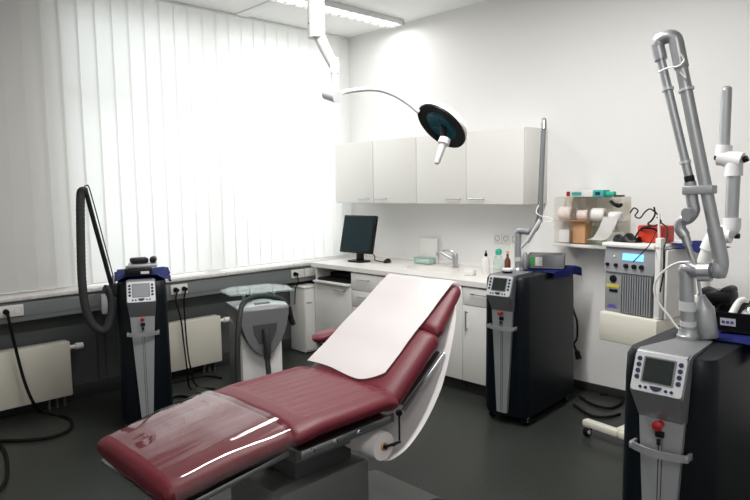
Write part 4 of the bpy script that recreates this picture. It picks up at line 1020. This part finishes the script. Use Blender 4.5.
bm = nb(); bx(bm, -.145,-.085,.009,.0115,.97,.988); part('black_label', du(bm), 'black', t)
bm = nb(); bx(bm, -.155,-.09,.009,.0115,.868,.878); bx(bm, -.145,-.10,.009,.0115,.881,.889); part('purple_mark', du(bm), 'purple_mark', t)
bm = nb(); box(bm, (.035,.22,1.338), (.17,.14,.105), .01); t = thing('red_case', 'bright red case on the trolley top', 'case', tuple(MD @ V((.06,.22,1.2835))), DR); part('body', du(bm), 'red_case', t)
bm = nb(); tube(bm, [V((-.02,.147,1.36)), V((.0,.13,1.375)), V((.07,.13,1.375)), V((.09,.147,1.36))], .007, 8); part('handle', du(bm), 'black', t)
# dark cloth, foot switch and cables on top
bm = nb(); rg = []
for k in range(13):
    s = k/12*2-1; e = math.sqrt(max(.001,1-s**4)); rg.append([V((-.10+s*.095, .13+.06*e*math.cos(a), 1.284+ max(0,math.sin(a))*e*(.042+.018*math.sin(7*s+1)))) for a in [2*PI*j/16 for j in range(16)]])
skin(bm, rg); single('cable_bundle', du(bm), 'black', 'black lumpy cable bundle on the trolley top, left of the red case', 'cable bundle', tuple(MD @ V((-.1,.13,1.284))))
def au(px, py, y=-.60): return at(px, py, 'y', y)
t = thing('goggles_stand', 'slim white stand with black cables and goggles above the red case', 'stand', tuple(au(659,245)))
zz0 = au(659,245); bm = nb(); cyl(bm, (zz0.x,zz0.y,1.2835), au(659,214), .008); lathe(bm, [(.02,0),(.02,.008),(.012,.012)], (zz0.x,zz0.y,1.2835)); part('stand_rod', bm, 'white_plastic', t)
bm = nb(); tube(bm, [au(630,213), au(634,208), au(638,211), au(635,216), au(640,218), au(645,212), au(650,209), au(655,212), au(658,215)], .0045, 8); part('goggle_frame', bm, 'black', t)
bm = nb(); tube(bm, [au(654,207), au(655,214), au(652,220), au(648,224), au(654,226), au(661,222), au(657,217)], .0055, 8); tube(bm, [au(660,222), au(667,228,-.66), au(667,238,-.74), au(664,248,-.78), au(664,262,-.80), au(663,276,-.80), au(660,292,-.80)], .0045, 8); tube(bm, [au(652,226), au(642,228), au(636,236), au(634,244)], .0055, 8); part('cables', bm, 'black', t)
bm = nb(); tube(bm, [au(656,232,-.62), au(650,244,-.78), au(641,254,-.80), au(633,262,-.79)], .0035, 6); single('thin_cable', bm, 'black', 'thin black cable running down in front of the blue display', 'cord', tuple(au(645,248,-.78)))
# blue cloth on the trolley side top
bm = nb(); g = []
for i in range(13):
    g.append([bm.verts.new(MD @ V((.175+.19*i/12 - .0, .10+.40*j/10, 1.287 - (max(0, i/12*.19-.05))*.25 + .004*math.sin(i*.9+j)))) for j in range(11)])
for i in range(12):
    for j in range(10): bm.faces.new((g[i][j], g[i+1][j], g[i+1][j+1], g[i][j+1]))
bmesh.ops.solidify(bm, geom=list(bm.faces), thickness=.003)
single('drape_cloth', bm, 'blue_cloth', 'blue cloth hanging over the right edge of the trolley top', 'cloth', tuple(MD @ V((.25,.3,1.28))))
# cables on the floor below the trolley
for pts, lab in (([(579,396),(592,404),(610,408),(622,402),(618,395),(600,394)], 'black cable coiled on the floor under the trolley'), ([(574,405),(590,415),(606,417),(620,414)], 'black cable lying in front of the coiled cable under the trolley')):
    bm = nb(); tube(bm, [at(x, y, 'z', .011) for x, y in pts], .010, 8); single('floor_cable', bm, 'black_rubber', lab, 'cord', tuple(at(*pts[0], 'z', 0)))

# ------------------------------------------------------------------ white extraction arm on its floor unit
ey = -.98
def ae(px, py, y=ey): return at(px, py, 'y', y)
base = ae(704, 300); ex, eyy = base.x, ey
t = thing('extraction_arm', 'white jointed extraction arm at the right edge, behind the laser arm', 'extraction arm', (ex, ey, 0))
bm = nb(); bx(bm, ex-.06, ex+.30, ey-.16, ey+.22, .06, .80, .02); part('floor_unit', bm, 'white_plastic', t)
for x, y in ((-.03,-.12),(.26,-.12),(-.03,.18),(.26,.18)):
    bm = nb(); cyl(bm, (ex+x-.012,ey+y,.030),(ex+x+.012,ey+y,.030),.029); part('castor', bm, 'black_rubber', t)
s_ = (ae(700,200)-CAM).dot(F_)/FPX
bm = nb(); cyl(bm, (ex,ey,.80), ae(704,296), .05); tube(bm, [ae(704,298), ae(703,280), ae(704,262), ae(710,246)], 6.5*s_, 16, 5); part('riser', bm, 'white_plastic', t)
bm = nb(); tube(bm, [ae(708,250), ae(714,238), ae(724,233), ae(731,229), ae(732,218)], 8.0*s_, 16, 5); cyl(bm, ae(719,236,ey-.02), ae(731,236,ey-.02), 7*s_); part('lower_elbow', bm, 'lamp_white', t)
bm = nb(); lathe(bm, [(0,0),(2.6*s_,.0),(2.6*s_,4*s_),(0,4.5*s_)], ae(735,236), (1,0,.0)); part('knob', bm, 'black', t)
bm = nb(); cyl(bm, ae(731.3,222), ae(734,170), 6.0*s_, seg=24); part('lower_tube', bm, 'arm_tube', t)
bm = nb(); cyl(bm, ae(733.5,176), ae(734,163), 8*s_); cyl(bm, ae(719,157), ae(742,161), 8.2*s_); cyl(bm, ae(723,156), ae(724.5,145), 7.2*s_); part('middle_joint', bm, 'lamp_white', t)
for a_, b_ in (((719,157.5),(715,157)),((743,160),(748,158))):
    bm = nb(); cyl(bm, ae(*a_), ae(*b_), 3*s_); part('knob', bm, 'black', t)
bm = nb(); cyl(bm, ae(724.3,148), ae(726.5,90), 4.9*s_, seg=24); lathe(bm, [(4.9*s_,0),(4.6*s_,2*s_),(2.5*s_,3.6*s_),(0,4*s_)], ae(726.5,90), ae(726.5,88)-ae(726.5,90)); part('upper_tube', bm, 'arm_tube', t)

# ------------------------------------------------------------------ light: sky through the blind, the ceiling fittings
w = bpy.data.worlds.new('sky'); bpy.context.scene.world = w; w.use_nodes = True
bg = w.node_tree.nodes['Background']; bg.inputs[0].default_value = (.95,.98,1.0,1); bg.inputs[1].default_value = SKY
def area(name, loc, rot, sx, sy, e, col=(1,1,1)):
    l = bpy.data.lights.new(name, 'AREA'); l.shape = 'RECTANGLE'; l.size = sx; l.size_y = sy; l.energy = e; l.color = col
    o = bpy.data.objects.new(name, l); C.objects.link(o); o.location = loc; o.rotation_euler = rot; return o
area('daylight', (-1.0, -.70, 2.05), (0, -PI/2, 0), 2.0, 1.6, DAY1, (1,1,1))
area('daylight', (-1.0, -2.2, 2.0), (0, -PI/2, 0), 2.2, 1.3, DAY2, (.98,.99,1))
sc = bpy.context.scene
sc.view_settings.view_transform = 'Standard'; sc.view_settings.look = 'None'; sc.view_settings.exposure = EXPO; sc.view_settings.gamma = 1
sc.view_settings.use_curve_mapping = False
sc.cycles.use_denoising = True
sc.cycles.max_bounces = 12; sc.cycles.diffuse_bounces = 6; sc.cycles.transparent_max_bounces = 24
sc.cycles.sample_clamp_indirect = 8
